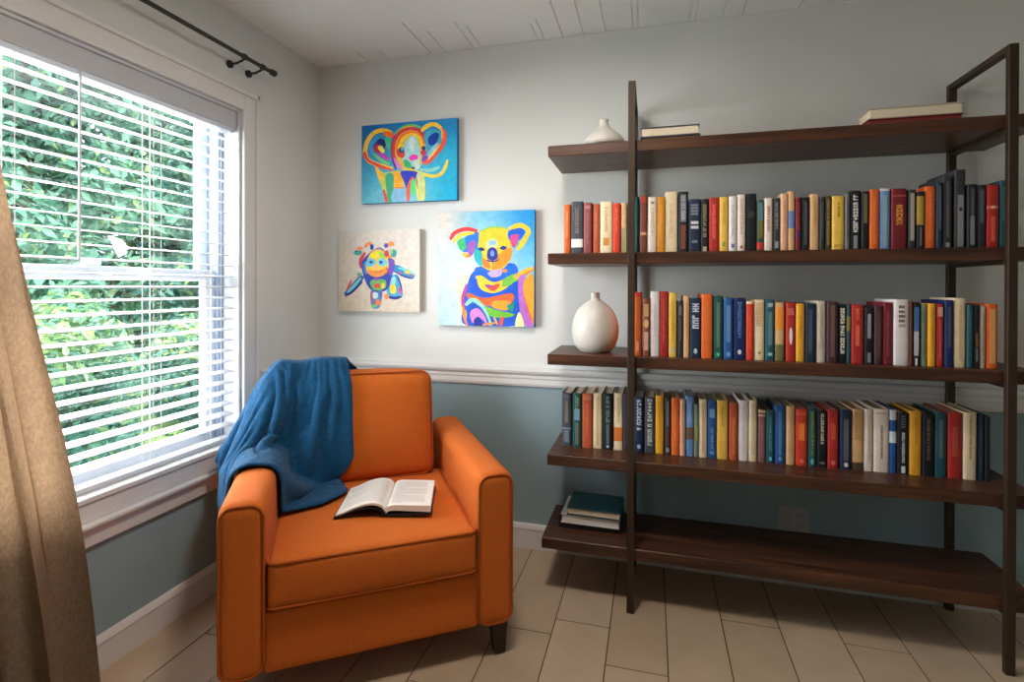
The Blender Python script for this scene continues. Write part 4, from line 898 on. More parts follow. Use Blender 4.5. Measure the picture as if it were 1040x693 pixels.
# ------------------------------------------------------------------ throw blanket: settled drape in the chair axes, half millimetres
DRAPE = (
    -949, 658, 720, -944, 644, 745, -941, 630, 770, -938, 617, 797, -935, 605, 823, -932, 594, 851, -929, 584, 878, -927, 575, 905, -925, 568, 932, -923, 561, 959, -921, 556, 986, -920, 552, 1014, -919, 549, 1044, -917, 548, 1075, -915, 548, 1106, -914, 550, 1137, -911, 553, 1167, -910, 557, 1198, -897, 563, 1225, -879, 570, 1250, -852, 579, 1262, -824, 589, 1268, -796, 600, 1273, -764, 600, 1273, -729, 593, 1270, -693, 585, 1268, -658, 579, 1256, -630, 574, 1229, -615, 572, 1194, -614, 576, 1155, -612, 579, 1117, -610, 582, 1079, -609, 585, 1039, -608, 587, 999, -607, 592, 959, -598, 598, 920, -559, 583, 936, -522, 586, 942, -490, 596, 929, -456, 599, 932, -425, 600, 939, -394, 605, 938, -363, 609, 940, -335, 616, 942, -318, 625, 947, -299, 636, 949, -280, 648, 951, -263, 660, 952, -247, 673, 951, -231, 685, 952, -216, 699, 952, -202, 716, 952, -184, 735, 954, -167, 759, 954, -151, 784, 953,
    -959, 687, 728, -960, 671, 752, -960, 655, 777, -960, 639, 802, -957, 627, 829, -955, 616, 856, -951, 606, 884, -948, 598, 911, -946, 591, 938, -943, 585, 965, -941, 580, 992, -939, 577, 1020, -937, 575, 1050, -934, 575, 1080, -929, 577, 1111, -925, 579, 1141, -920, 583, 1171, -909, 588, 1198, -901, 594, 1227, -881, 601, 1249, -857, 609, 1268, -829, 618, 1275, -802, 629, 1281, -771, 630, 1274, -738, 621, 1278, -703, 615, 1271, -666, 608, 1264, -634, 602, 1245, -610, 597, 1215, -601, 596, 1178, -602, 601, 1140, -604, 605, 1102, -606, 609, 1064, -606, 611, 1023, -605, 616, 984, -603, 624, 944, -565, 615, 921, -529, 619, 929, -498, 628, 943, -464, 633, 943, -433, 635, 936, -404, 639, 946, -372, 644, 947, -340, 651, 948, -322, 660, 947, -304, 671, 948, -285, 682, 953, -269, 694, 949, -252, 706, 951, -233, 717, 959, -222, 732, 954, -206, 747, 957, -190, 767, 956, -175, 792, 953, -159, 816, 952,
    -968, 715, 737, -969, 699, 761, -967, 684, 787, -953, 669, 809, -947, 656, 835, -952, 647, 862, -950, 638, 889, -948, 629, 916, -945, 622, 943, -942, 617, 970, -938, 612, 997, -934, 608, 1025, -929, 606, 1054, -926, 606, 1084, -931, 609, 1114, -927, 611, 1144, -923, 614, 1174, -918, 618, 1203, -899, 625, 1225, -880, 633, 1246, -861, 640, 1267, -832, 649, 1268, -807, 659, 1282, -777, 658, 1284, -745, 651, 1272, -710, 644, 1279, -678, 638, 1263, -643, 632, 1253, -625, 625, 1221, -596, 621, 1198, -584, 618, 1163, -584, 621, 1125, -589, 628, 1087, -595, 633, 1048, -596, 640, 1009, -595, 647, 969, -577, 649, 930, -540, 654, 924, -505, 660, 928, -472, 666, 931, -441, 671, 934, -413, 674, 945, -381, 678, 938, -348, 685, 941, -327, 695, 944, -309, 705, 952, -292, 717, 949, -275, 729, 950, -255, 739, 958, -245, 750, 949, -228, 765, 956, -217, 781, 950, -200, 801, 952, -183, 824, 952, -168, 849, 950,
    -976, 744, 746, -974, 728, 771, -962, 714, 794, -964, 697, 819, -946, 687, 840, -938, 675, 866, -934, 665, 892, -931, 656, 919, -928, 649, 945, -924, 643, 972, -920, 638, 999, -917, 636, 1028, -917, 636, 1058, -925, 638, 1086, -919, 638, 1115, -913, 640, 1144, -912, 644, 1174, -911, 649, 1203, -908, 654, 1232, -890, 660, 1255, -863, 670, 1259, -838, 679, 1272, -811, 689, 1282, -782, 687, 1290, -749, 679, 1285, -718, 673, 1269, -682, 666, 1277, -653, 662, 1255, -622, 653, 1237, -613, 649, 1202, -583, 645, 1182, -568, 640, 1147, -567, 642, 1109, -572, 648, 1070, -577, 658, 1032, -580, 668, 994, -575, 677, 952, -549, 688, 928, -515, 694, 938, -482, 699, 942, -452, 703, 946, -423, 707, 935, -391, 713, 939, -358, 720, 945, -332, 729, 949, -315, 739, 944, -297, 751, 947, -278, 761, 956, -267, 772, 948, -248, 781, 958, -238, 798, 950, -221, 813, 955, -208, 834, 951, -192, 857, 950, -177, 881, 949,
    -983, 772, 756, -972, 758, 779, -973, 741, 804, -971, 726, 829, -963, 711, 854, -942, 705, 873, -932, 696, 898, -927, 687, 924, -922, 680, 950, -922, 674, 977, -924, 670, 1005, -931, 664, 1033, -919, 668, 1059, -915, 668, 1088, -916, 669, 1118, -923, 670, 1147, -923, 674, 1176, -920, 679, 1204, -899, 683, 1225, -893, 691, 1253, -866, 701, 1259, -843, 710, 1274, -814, 718, 1271, -786, 717, 1283, -754, 707, 1294, -727, 703, 1272, -691, 697, 1272, -655, 689, 1272, -626, 682, 1252, -623, 677, 1216, -596, 674, 1191, -571, 669, 1164, -553, 663, 1131, -550, 663, 1092, -552, 671, 1054, -555, 682, 1016, -559, 698, 977, -550, 719, 948, -522, 728, 929, -490, 732, 929, -459, 736, 931, -432, 742, 945, -401, 748, 938, -367, 755, 939, -336, 764, 940, -319, 774, 943, -301, 784, 956, -288, 794, 945, -270, 802, 957, -257, 815, 952, -239, 829, 960, -225, 845, 958, -217, 867, 949, -200, 890, 949, -168, 900, 969,
    -990, 801, 767, -979, 787, 790, -976, 770, 815, -965, 756, 839, -972, 739, 863, -958, 729, 886, -938, 726, 906, -925, 719, 930, -930, 711, 955, -935, 703, 982, -940, 697, 1009, -943, 693, 1037, -938, 692, 1066, -924, 698, 1091, -932, 696, 1119, -933, 699, 1149, -931, 703, 1178, -911, 707, 1198, -911, 712, 1227, -896, 722, 1250, -874, 730, 1266, -845, 740, 1265, -819, 748, 1276, -797, 743, 1297, -769, 732, 1280, -734, 734, 1276, -701, 723, 1286, -675, 713, 1265, -645, 708, 1246, -612, 704, 1232, -616, 700, 1196, -592, 696, 1169, -563, 693, 1145, -538, 688, 1114, -531, 688, 1076, -532, 697, 1039, -534, 712, 999, -528, 735, 971, -522, 759, 947, -498, 767, 928, -468, 770, 937, -438, 775, 932, -410, 783, 947, -376, 788, 952, -342, 798, 947, -323, 806, 955, -309, 816, 943, -293, 828, 945, -275, 836, 958, -266, 849, 947, -249, 862, 954, -240, 878, 945, -223, 899, 950, -193, 909, 970, -199, 922, 944,
    -997, 828, 779, -991, 812, 803, -978, 799, 827, -971, 784, 851, -968, 768, 876, -975, 753, 899, -960, 744, 922, -940, 744, 941, -925, 741, 964, -930, 734, 990, -942, 729, 1015, -949, 724, 1043, -952, 720, 1071, -935, 727, 1094, -925, 727, 1121, -917, 727, 1149, -910, 727, 1177, -927, 734, 1200, -917, 742, 1226, -892, 750, 1240, -878, 760, 1263, -852, 768, 1275, -824, 778, 1280, -800, 773, 1299, -778, 762, 1276, -747, 758, 1293, -716, 750, 1278, -683, 745, 1266, -649, 734, 1264, -630, 732, 1234, -602, 726, 1211, -610, 723, 1175, -586, 718, 1146, -554, 717, 1123, -526, 716, 1098, -512, 716, 1062, -510, 727, 1021, -503, 749, 993, -497, 772, 970, -495, 796, 950, -475, 805, 929, -447, 810, 941, -416, 816, 934, -382, 821, 936, -352, 832, 953, -328, 841, 954, -314, 851, 942, -297, 858, 957, -281, 870, 960, -273, 882, 947, -260, 896, 943, -244, 912, 947, -218, 920, 970, -222, 928, 943, -202, 950, 952,
    -1004, 856, 791, -1000, 840, 815, -992, 824, 840, -980, 811, 864, -974, 797, 888, -972, 782, 912, -976, 767, 936, -964, 758, 958, -945, 763, 978, -926, 765, 999, -927, 756, 1025, -939, 754, 1051, -948, 752, 1078, -956, 748, 1106, -952, 740, 1134, -941, 744, 1161, -917, 757, 1170, -919, 765, 1198, -899, 768, 1219, -900, 780, 1246, -873, 788, 1250, -857, 799, 1273, -833, 806, 1289, -803, 804, 1302, -787, 791, 1274, -757, 787, 1292, -723, 780, 1288, -690, 771, 1283, -663, 764, 1262, -629, 758, 1254, -610, 756, 1224, -597, 750, 1191, -603, 747, 1153, -579, 742, 1123, -550, 742, 1098, -516, 747, 1080, -494, 749, 1045, -481, 766, 1017, -472, 786, 992, -467, 807, 970, -469, 832, 953, -451, 844, 930, -423, 850, 945, -389, 853, 952, -360, 864, 936, -333, 873, 938, -318, 882, 954, -302, 893, 954, -292, 900, 941, -276, 915, 952, -267, 930, 943, -244, 932, 967, -244, 941, 944, -215, 947, 966, -197, 970, 970,
    -1010, 884, 803, -1006, 868, 827, -1002, 851, 852, -994, 837, 876, -984, 824, 900, -977, 810, 924, -976, 796, 948, -978, 783, 972, -968, 774, 996, -950, 779, 1016, -931, 786, 1036, -923, 780, 1062, -927, 773, 1090, -933, 769, 1118, -957, 772, 1137, -954, 773, 1166, -934, 780, 1185, -910, 794, 1194, -910, 796, 1223, -891, 809, 1240, -879, 814, 1266, -853, 828, 1265, -834, 838, 1287, -806, 834, 1303, -797, 820, 1273, -766, 817, 1288, -734, 807, 1277, -701, 800, 1285, -674, 794, 1266, -640, 786, 1267, -629, 782, 1234, -611, 779, 1202, -592, 775, 1170, -596, 772, 1131, -571, 770, 1102, -543, 771, 1077, -506, 780, 1060, -484, 795, 1038, -464, 810, 1017, -448, 824, 995, -440, 842, 973, -441, 868, 955, -425, 883, 931, -391, 885, 934, -363, 895, 954, -338, 907, 936, -323, 916, 952, -311, 925, 942, -294, 931, 953, -287, 947, 939, -269, 950, 963, -261, 961, 947, -238, 961, 967, -233, 978, 949, -224, 991, 939,
    -1016, 912, 815, -1012, 896, 839, -1008, 880, 864, -1005, 864, 889, -997, 850, 913, -988, 838, 937, -982, 825, 960, -980, 813, 985, -981, 800, 1009, -974, 791, 1034, -956, 794, 1055, -938, 805, 1074, -925, 803, 1100, -924, 797, 1128, -939, 791, 1154, -959, 803, 1172, -947, 805, 1198, -924, 813, 1215, -899, 825, 1224, -906, 834, 1251, -887, 844, 1270, -860, 854, 1279, -833, 868, 1280, -810, 866, 1302, -809, 848, 1272, -776, 841, 1271, -747, 835, 1288, -713, 830, 1290, -681, 819, 1286, -659, 812, 1260, -626, 810, 1251, -621, 808, 1215, -600, 805, 1185, -590, 802, 1148, -589, 800, 1110, -563, 800, 1082, -533, 803, 1055, -511, 819, 1034, -491, 835, 1015, -467, 852, 1008, -444, 868, 998, -421, 883, 982, -404, 896, 958, -403, 919, 932, -373, 929, 945, -340, 939, 953, -328, 948, 935, -314, 958, 952, -298, 965, 959, -283, 976, 959, -277, 981, 940, -258, 991, 964, -240, 997, 966, -221, 1000, 967, -204, 1004, 965,
    -1023, 940, 827, -1018, 924, 852, -1014, 908, 876, -1011, 892, 901, -1007, 877, 925, -1001, 864, 949, -994, 852, 973, -988, 841, 997, -984, 830, 1022, -982, 819, 1047, -978, 809, 1073, -962, 809, 1096, -946, 823, 1115, -927, 828, 1137, -920, 816, 1163, -944, 829, 1180, -955, 835, 1206, -935, 840, 1226, -909, 854, 1231, -886, 858, 1248, -892, 874, 1270, -869, 883, 1286, -840, 896, 1291, -810, 897, 1298, -799, 878, 1272, -785, 858, 1296, -758, 862, 1276, -724, 857, 1276, -695, 848, 1291, -676, 839, 1264, -641, 838, 1261, -619, 837, 1233, -617, 833, 1196, -596, 832, 1164, -593, 831, 1126, -580, 830, 1091, -553, 832, 1062, -531, 848, 1041, -512, 863, 1022, -492, 879, 1006, -469, 894, 992, -446, 909, 978, -421, 927, 966, -393, 943, 958, -381, 962, 931, -349, 970, 936, -330, 982, 945, -318, 990, 934, -304, 1000, 947, -294, 1004, 935, -277, 1009, 950, -269, 1010, 935, -255, 1014, 936, -239, 1019, 936, -224, 1025, 936,
    -1030, 968, 840, -1024, 952, 864, -1020, 936, 889, -1017, 921, 913, -1013, 906, 937, -1009, 892, 961, -1005, 880, 985, -999, 868, 1009, -994, 857, 1034, -990, 847, 1059, -987, 837, 1085, -982, 828, 1112, -970, 823, 1138, -953, 840, 1154, -929, 845, 1175, -922, 841, 1204, -943, 864, 1210, -946, 867, 1238, -922, 868, 1256, -901, 884, 1245, -874, 891, 1252, -858, 908, 1270, -845, 926, 1293, -818, 920, 1281, -788, 907, 1271, -787, 890, 1300, -756, 877, 1303, -734, 887, 1279, -707, 877, 1297, -693, 867, 1268, -658, 866, 1270, -640, 862, 1239, -611, 861, 1215, -611, 861, 1176, -594, 862, 1143, -589, 861, 1106, -571, 862, 1072, -550, 877, 1050, -530, 893, 1032, -509, 908, 1018, -487, 923, 1003, -463, 939, 991, -434, 954, 987, -413, 971, 967, -391, 991, 951, -362, 1004, 941, -337, 1014, 935, -324, 1023, 932, -311, 1030, 932, -297, 1035, 934, -283, 1043, 936, -266, 1046, 941, -249, 1048, 947, -229, 1049, 955, -207, 1049, 963,
    -1039, 994, 853, -1030, 980, 877, -1024, 965, 901, -1022, 949, 925, -1020, 934, 949, -1017, 921, 973, -1013, 908, 997, -1009, 896, 1021, -1005, 885, 1046, -1000, 875, 1071, -996, 865, 1097, -991, 857, 1124, -983, 850, 1151, -975, 843, 1180, -954, 865, 1184, -925, 873, 1195, -911, 875, 1219, -929, 894, 1232, -930, 898, 1262, -902, 898, 1272, -884, 918, 1264, -860, 935, 1257, -834, 947, 1272, -810, 946, 1295, -786, 937, 1273, -781, 921, 1302, -770, 897, 1323, -741, 887, 1311, -716, 908, 1299, -711, 893, 1269, -678, 892, 1277, -649, 891, 1254, -620, 890, 1231, -607, 891, 1195, -606, 892, 1158, -586, 890, 1127, -581, 892, 1089, -564, 907, 1065, -544, 922, 1048, -518, 935, 1039, -494, 949, 1027, -477, 967, 1009, -453, 983, 996, -426, 1000, 986, -397, 1014, 977, -366, 1024, 971, -338, 1031, 968, -322, 1036, 967, -306, 1043, 967, -290, 1048, 969, -271, 1048, 973, -252, 1048, 977, -232, 1046, 983, -209, 1044, 990, -198, 1024, 985,
    -1051, 1020, 866, -1040, 1006, 890, -1030, 993, 914, -1023, 978, 937, -1022, 964, 961, -1022, 950, 985, -1020, 937, 1009, -1017, 924, 1033, -1014, 913, 1058, -1010, 903, 1083, -1005, 893, 1109, -999, 885, 1136, -988, 880, 1162, -984, 872, 1191, -965, 876, 1213, -944, 898, 1208, -917, 907, 1213, -901, 910, 1236, -909, 922, 1261, -905, 924, 1290, -875, 927, 1292, -861, 953, 1283, -843, 977, 1275, -813, 977, 1288, -782, 967, 1280, -765, 948, 1300, -775, 929, 1327, -747, 912, 1330, -749, 916, 1296, -729, 921, 1270, -696, 920, 1279, -665, 921, 1261, -631, 919, 1246, -622, 919, 1210, -600, 919, 1180, -596, 920, 1144, -590, 922, 1107, -578, 937, 1081, -558, 952, 1063, -537, 965, 1048, -514, 979, 1036, -487, 993, 1031, -458, 1005, 1025, -429, 1017, 1018, -398, 1027, 1011, -367, 1033, 1007, -338, 1034, 1004, -318, 1032, 1003, -301, 1043, 1004, -281, 1040, 1004, -261, 1034, 1006, -240, 1030, 1009, -219, 1025, 1012, -196, 1020, 1017, -171, 1021, 1020,
    -1054, 1048, 880, -1053, 1032, 904, -1042, 1018, 927, -1032, 1005, 950, -1022, 993, 973, -1022, 979, 997, -1025, 966, 1021, -1023, 953, 1045, -1022, 942, 1070, -1019, 931, 1095, -1015, 921, 1121, -1008, 913, 1148, -1000, 905, 1175, -975, 904, 1190, -970, 907, 1219, -949, 909, 1238, -927, 927, 1236, -902, 942, 1239, -886, 945, 1262, -888, 951, 1291, -873, 947, 1315, -844, 955, 1309, -829, 983, 1302, -817, 1008, 1287, -785, 997, 1289, -762, 979, 1303, -764, 960, 1330, -751, 940, 1349, -733, 927, 1323, -717, 935, 1297, -709, 950, 1269, -675, 949, 1278, -642, 948, 1262, -622, 947, 1230, -607, 949, 1197, -598, 951, 1163, -596, 953, 1126, -586, 967, 1099, -560, 979, 1087, -536, 989, 1075, -507, 991, 1069, -479, 980, 1065, -451, 994, 1059, -425, 1013, 1054, -397, 1029, 1048, -368, 1038, 1043, -338, 1034, 1041, -316, 1034, 1040, -294, 1037, 1040, -271, 1043, 1041, -249, 1039, 1042, -225, 1036, 1045, -201, 1031, 1048, -175, 1028, 1052, -148, 1028, 1056,
    -1051, 1076, 893, -1054, 1060, 917, -1054, 1044, 941, -1045, 1031, 964, -1036, 1018, 987, -1022, 1008, 1009, -1022, 995, 1033, -1027, 983, 1057, -1027, 971, 1082, -1026, 960, 1107, -1023, 949, 1133, -1019, 941, 1161, -997, 936, 1181, -973, 935, 1197, -951, 933, 1216, -952, 940, 1245, -933, 940, 1265, -908, 953, 1269, -890, 975, 1267, -872, 979, 1290, -871, 977, 1321, -842, 984, 1317, -814, 987, 1331, -813, 1016, 1317, -787, 1026, 1301, -769, 1005, 1318, -746, 986, 1327, -742, 969, 1354, -719, 951, 1338, -734, 959, 1310, -706, 968, 1297, -688, 979, 1268, -653, 978, 1275, -628, 978, 1247, -620, 979, 1211, -609, 981, 1178, -597, 984, 1144, -578, 995, 1121, -550, 985, 1121, -532, 1004, 1107, -504, 997, 1104, -477, 984, 1101, -446, 990, 1095, -419, 1006, 1089, -393, 1024, 1084, -368, 1042, 1080, -338, 1039, 1078, -313, 1037, 1077, -288, 1038, 1077, -263, 1041, 1077, -237, 1039, 1079, -210, 1039, 1081, -183, 1036, 1084, -155, 1033, 1087, -125, 1033, 1091,
    -1050, 1104, 907, -1052, 1088, 931, -1047, 1072, 954, -1052, 1058, 978, -1045, 1044, 1001, -1038, 1031, 1025, -1022, 1024, 1046, -1021, 1011, 1070, -1029, 1000, 1094, -1023, 989, 1119, -1023, 979, 1146, -1011, 970, 1170, -1004, 962, 1198, -983, 958, 1218, -954, 964, 1225, -932, 965, 1243, -932, 970, 1272, -917, 966, 1296, -894, 982, 1299, -879, 1009, 1297, -856, 1006, 1316, -850, 994, 1345, -823, 1010, 1347, -793, 1011, 1342, -789, 1040, 1328, -759, 1035, 1319, -746, 1014, 1340, -725, 991, 1339, -708, 972, 1359, -712, 976, 1327, -727, 994, 1301, -695, 1003, 1290, -671, 1005, 1263, -635, 1009, 1262, -616, 1007, 1232, -600, 1008, 1201, -586, 1009, 1169, -569, 1020, 1145, -546, 1002, 1153, -526, 1018, 1140, -503, 998, 1141, -474, 990, 1137, -444, 990, 1131, -416, 1004, 1125, -394, 1026, 1121, -369, 1044, 1117, -339, 1043, 1115, -311, 1040, 1114, -282, 1039, 1113, -254, 1040, 1114, -225, 1041, 1115, -196, 1040, 1117, -166, 1039, 1120, -135, 1036, 1123, -102, 1037, 1127,
    -1048, 1132, 922, -1050, 1116, 945, -1041, 1100, 967, -1048, 1087, 991, -1049, 1073, 1015, -1044, 1059, 1039, -1039, 1046, 1062, -1022, 1041, 1082, -1021, 1028, 1107, -1028, 1017, 1132, -1010, 1007, 1153, -1005, 1000, 1180, -995, 991, 1207, -988, 984, 1236, -962, 984, 1249, -935, 995, 1254, -912, 996, 1269, -913, 998, 1299, -904, 992, 1326, -879, 1006, 1330, -860, 1032, 1333, -839, 1023, 1353, -823, 1009, 1377, -792, 1011, 1372, -786, 1040, 1360, -761, 1053, 1345, -733, 1043, 1338, -713, 1019, 1337, -703, 1002, 1362, -684, 990, 1337, -701, 1010, 1316, -716, 1030, 1292, -689, 1034, 1271, -656, 1036, 1254, -623, 1040, 1245, -600, 1039, 1219, -592, 1040, 1186, -564, 1043, 1173, -545, 1022, 1183, -520, 1032, 1173, -499, 1011, 1174, -472, 997, 1172, -442, 992, 1168, -413, 1003, 1162, -392, 1025, 1157, -370, 1047, 1153, -339, 1046, 1151, -310, 1043, 1150, -280, 1040, 1150, -251, 1040, 1150, -221, 1044, 1151, -192, 1043, 1153, -162, 1041, 1156, -133, 1039, 1160, -102, 1040, 1163,
    -1036, 1157, 937, -1048, 1144, 960, -1040, 1128, 982, -1035, 1113, 1005, -1046, 1102, 1029, -1045, 1088, 1052, -1042, 1075, 1076, -1039, 1062, 1100, -1020, 1057, 1119, -1025, 1046, 1145, -1004, 1036, 1163, -988, 1026, 1187, -978, 1017, 1214, -975, 1012, 1243, -970, 1006, 1271, -944, 1007, 1283, -920, 1021, 1288, -894, 1024, 1301, -893, 1023, 1331, -887, 1015, 1359, -859, 1026, 1365, -837, 1048, 1372, -814, 1037, 1389, -796, 1016, 1403, -780, 1039, 1390, -763, 1061, 1376, -734, 1061, 1365, -721, 1031, 1366, -690, 1031, 1358, -662, 1007, 1356, -679, 1032, 1334, -708, 1047, 1321, -692, 1059, 1295, -668, 1065, 1269, -643, 1069, 1246, -616, 1070, 1225, -588, 1070, 1205, -558, 1066, 1200, -542, 1044, 1212, -513, 1043, 1207, -487, 1030, 1203, -469, 1006, 1207, -439, 1009, 1200, -409, 1002, 1198, -389, 1025, 1194, -370, 1049, 1190, -339, 1049, 1187, -309, 1048, 1186, -281, 1041, 1186, -251, 1041, 1187, -222, 1047, 1187, -193, 1046, 1189, -164, 1045, 1192, -134, 1042, 1196, -104, 1044, 1199,
    -1022, 1180, 953, -1029, 1164, 976, -1044, 1156, 999, -1035, 1141, 1021, -1029, 1125, 1043, -1043, 1118, 1066, -1044, 1104, 1089, -1038, 1091, 1113, -1034, 1078, 1138, -1012, 1073, 1157, -1009, 1060, 1184, -983, 1055, 1199, -965, 1045, 1222, -954, 1036, 1249, -956, 1034, 1278, -952, 1028, 1305, -928, 1029, 1318, -903, 1044, 1324, -876, 1049, 1336, -872, 1043, 1366, -867, 1035, 1394, -838, 1042, 1403, -813, 1058, 1412, -797, 1037, 1426, -769, 1031, 1418, -758, 1057, 1407, -738, 1076, 1393, -726, 1047, 1396, -696, 1041, 1392, -693, 1013, 1378, -669, 1044, 1367, -697, 1059, 1352, -682, 1072, 1326, -664, 1083, 1299, -639, 1087, 1276, -611, 1080, 1260, -585, 1085, 1238, -555, 1080, 1234, -527, 1070, 1233, -509, 1050, 1242, -481, 1044, 1236, -465, 1019, 1241, -436, 1023, 1233, -409, 1006, 1235, -385, 1026, 1230, -369, 1052, 1226, -339, 1052, 1224, -309, 1054, 1222, -281, 1043, 1223, -252, 1042, 1224, -224, 1051, 1224, -195, 1049, 1226, -165, 1048, 1228, -136, 1046, 1232, -105, 1047, 1235,
    -1034, 1204, 971, -1021, 1191, 993, -1024, 1175, 1016, -1041, 1168, 1038, -1031, 1153, 1059, -1024, 1138, 1081, -1039, 1132, 1103, -1024, 1118, 1121, -1022, 1106, 1148, -1021, 1097, 1176, -1001, 1088, 1197, -990, 1075, 1223, -963, 1073, 1238, -944, 1065, 1259, -933, 1056, 1284, -937, 1055, 1312, -936, 1050, 1340, -912, 1048, 1355, -887, 1062, 1363, -860, 1071, 1375, -851, 1062, 1403, -847, 1052, 1432, -819, 1054, 1443, -790, 1060, 1445, -772, 1037, 1448, -749, 1052, 1436, -738, 1078, 1425, -710, 1071, 1413, -713, 1039, 1418, -694, 1014, 1411, -666, 1034, 1399, -681, 1061, 1383, -671, 1080, 1357, -652, 1091, 1331, -629, 1081, 1310, -610, 1099, 1290, -582, 1098, 1272, -554, 1088, 1269, -528, 1074, 1269, -500, 1074, 1267, -474, 1059, 1268, -461, 1033, 1274, -431, 1036, 1267, -410, 1013, 1271, -382, 1028, 1266, -368, 1055, 1263, -337, 1055, 1261, -308, 1059, 1259, -281, 1046, 1260, -252, 1044, 1261, -225, 1055, 1261, -196, 1053, 1262, -167, 1053, 1264, -137, 1049, 1268, -107, 1051, 1271,
    -1055, 1219, 990, -1031, 1218, 1007, -1026, 1204, 1031, -1023, 1189, 1055, -1037, 1180, 1076, -1035, 1163, 1098, -1020, 1152, 1118, -1031, 1141, 1142, -1007, 1133, 1158, -1002, 1120, 1185, -1005, 1115, 1216, -992, 1102, 1241, -973, 1092, 1263, -948, 1090, 1279, -926, 1085, 1296, -913, 1076, 1319, -918, 1075, 1347, -917, 1069, 1377, -894, 1063, 1395, -870, 1080, 1403, -843, 1089, 1416, -832, 1078, 1442, -827, 1067, 1470, -799, 1070, 1473, -776, 1052, 1475, -747, 1051, 1468, -736, 1077, 1457, -709, 1084, 1444, -696, 1055, 1442, -693, 1023, 1443, -663, 1027, 1429, -659, 1055, 1409, -659, 1083, 1390, -642, 1096, 1364, -620, 1082, 1344, -607, 1105, 1325, -580, 1108, 1306, -554, 1094, 1304, -527, 1083, 1304, -501, 1072, 1304, -471, 1071, 1302, -455, 1046, 1308, -425, 1048, 1300, -409, 1022, 1306, -379, 1031, 1303, -366, 1059, 1299, -335, 1059, 1298, -306, 1065, 1295, -281, 1050, 1297, -253, 1046, 1298, -226, 1059, 1297, -197, 1058, 1299, -168, 1058, 1300, -138, 1054, 1303, -108, 1056, 1306,
    -1073, 1231, 1015, -1051, 1224, 1032, -1028, 1232, 1046, -1021, 1218, 1068, -1023, 1204, 1091, -1035, 1191, 1112, -1031, 1176, 1136, -1013, 1164, 1154, -1016, 1151, 1182, -989, 1147, 1197, -980, 1134, 1224, -983, 1130, 1256, -975, 1118, 1282, -959, 1107, 1304, -936, 1105, 1319, -912, 1104, 1334, -894, 1095, 1355, -896, 1091, 1385, -897, 1087, 1416, -877, 1077, 1435, -853, 1094, 1446, -827, 1105, 1457, -811, 1093, 1479, -807, 1075, 1502, -778, 1070, 1500, -752, 1056, 1499, -728, 1072, 1487, -710, 1094, 1474, -690, 1069, 1471, -692, 1037, 1473, -662, 1031, 1462, -662, 1059, 1443, -643, 1074, 1419, -634, 1098, 1398, -611, 1084, 1378, -604, 1110, 1360, -578, 1114, 1342, -549, 1110, 1337, -522, 1104, 1333, -494, 1096, 1330, -475, 1075, 1339, -449, 1060, 1342, -418, 1060, 1335, -407, 1032, 1342, -376, 1035, 1340, -364, 1064, 1336, -333, 1063, 1335, -305, 1072, 1332, -281, 1054, 1334, -253, 1049, 1335, -228, 1063, 1333, -198, 1064, 1334, -169, 1063, 1336, -139, 1060, 1339, -110, 1062, 1342,
    -1090, 1242, 1040, -1072, 1229, 1057, -1049, 1236, 1070, -1026, 1247, 1081, -1023, 1233, 1104, -1034, 1219, 1126, -1028, 1204, 1150, -1016, 1189, 1173, -999, 1175, 1195, -999, 1161, 1224, -970, 1162, 1238, -958, 1149, 1264, -960, 1143, 1294, -956, 1134, 1321, -947, 1122, 1344, -926, 1115, 1361, -901, 1118, 1376, -876, 1114, 1395, -870, 1104, 1423, -875, 1103, 1454, -860, 1090, 1477, -833, 1101, 1489, -811, 1117, 1499, -792, 1101, 1512, -785, 1078, 1529, -758, 1067, 1528, -729, 1074, 1519, -714, 1098, 1506, -686, 1085, 1500, -689, 1053, 1503, -663, 1035, 1495, -647, 1054, 1473, -632, 1075, 1451, -626, 1101, 1431, -604, 1087, 1412, -601, 1113, 1395, -575, 1118, 1378, -549, 1106, 1373, -521, 1099, 1369, -493, 1096, 1367, -463, 1098, 1365, -443, 1077, 1374, -412, 1072, 1370, -405, 1042, 1379, -373, 1040, 1378, -361, 1068, 1373, -331, 1069, 1372, -303, 1079, 1368, -281, 1059, 1371, -254, 1052, 1371, -229, 1067, 1370, -199, 1071, 1370, -169, 1069, 1372, -140, 1066, 1375, -111, 1068, 1377,
    -1094, 1261, 1067, -1092, 1236, 1081, -1069, 1244, 1093, -1045, 1249, 1105, -1023, 1262, 1117, -1016, 1243, 1137, -1019, 1231, 1164, -1014, 1216, 1190, -997, 1202, 1213, -988, 1188, 1240, -982, 1173, 1268, -953, 1177, 1281, -937, 1166, 1302, -935, 1157, 1329, -934, 1149, 1356, -929, 1138, 1381, -915, 1126, 1404, -889, 1122, 1423, -863, 1130, 1439, -849, 1120, 1463, -853, 1117, 1494, -844, 1102, 1518, -819, 1110, 1530, -794, 1123, 1533, -775, 1104, 1543, -763, 1080, 1556, -733, 1078, 1550, -715, 1100, 1539, -686, 1100, 1528, -685, 1068, 1532, -662, 1046, 1526, -641, 1060, 1506, -623, 1077, 1484, -620, 1104, 1465, -597, 1090, 1447, -598, 1117, 1431, -571, 1115, 1414, -543, 1116, 1407, -519, 1101, 1406, -491, 1107, 1403, -462, 1100, 1402, -432, 1099, 1402, -405, 1083, 1405, -402, 1053, 1415, -371, 1046, 1415, -358, 1074, 1410, -329, 1076, 1408, -301, 1086, 1405, -281, 1065, 1407, -254, 1057, 1408, -229, 1071, 1406, -200, 1078, 1405, -170, 1076, 1407, -141, 1072, 1410, -111, 1075, 1412,
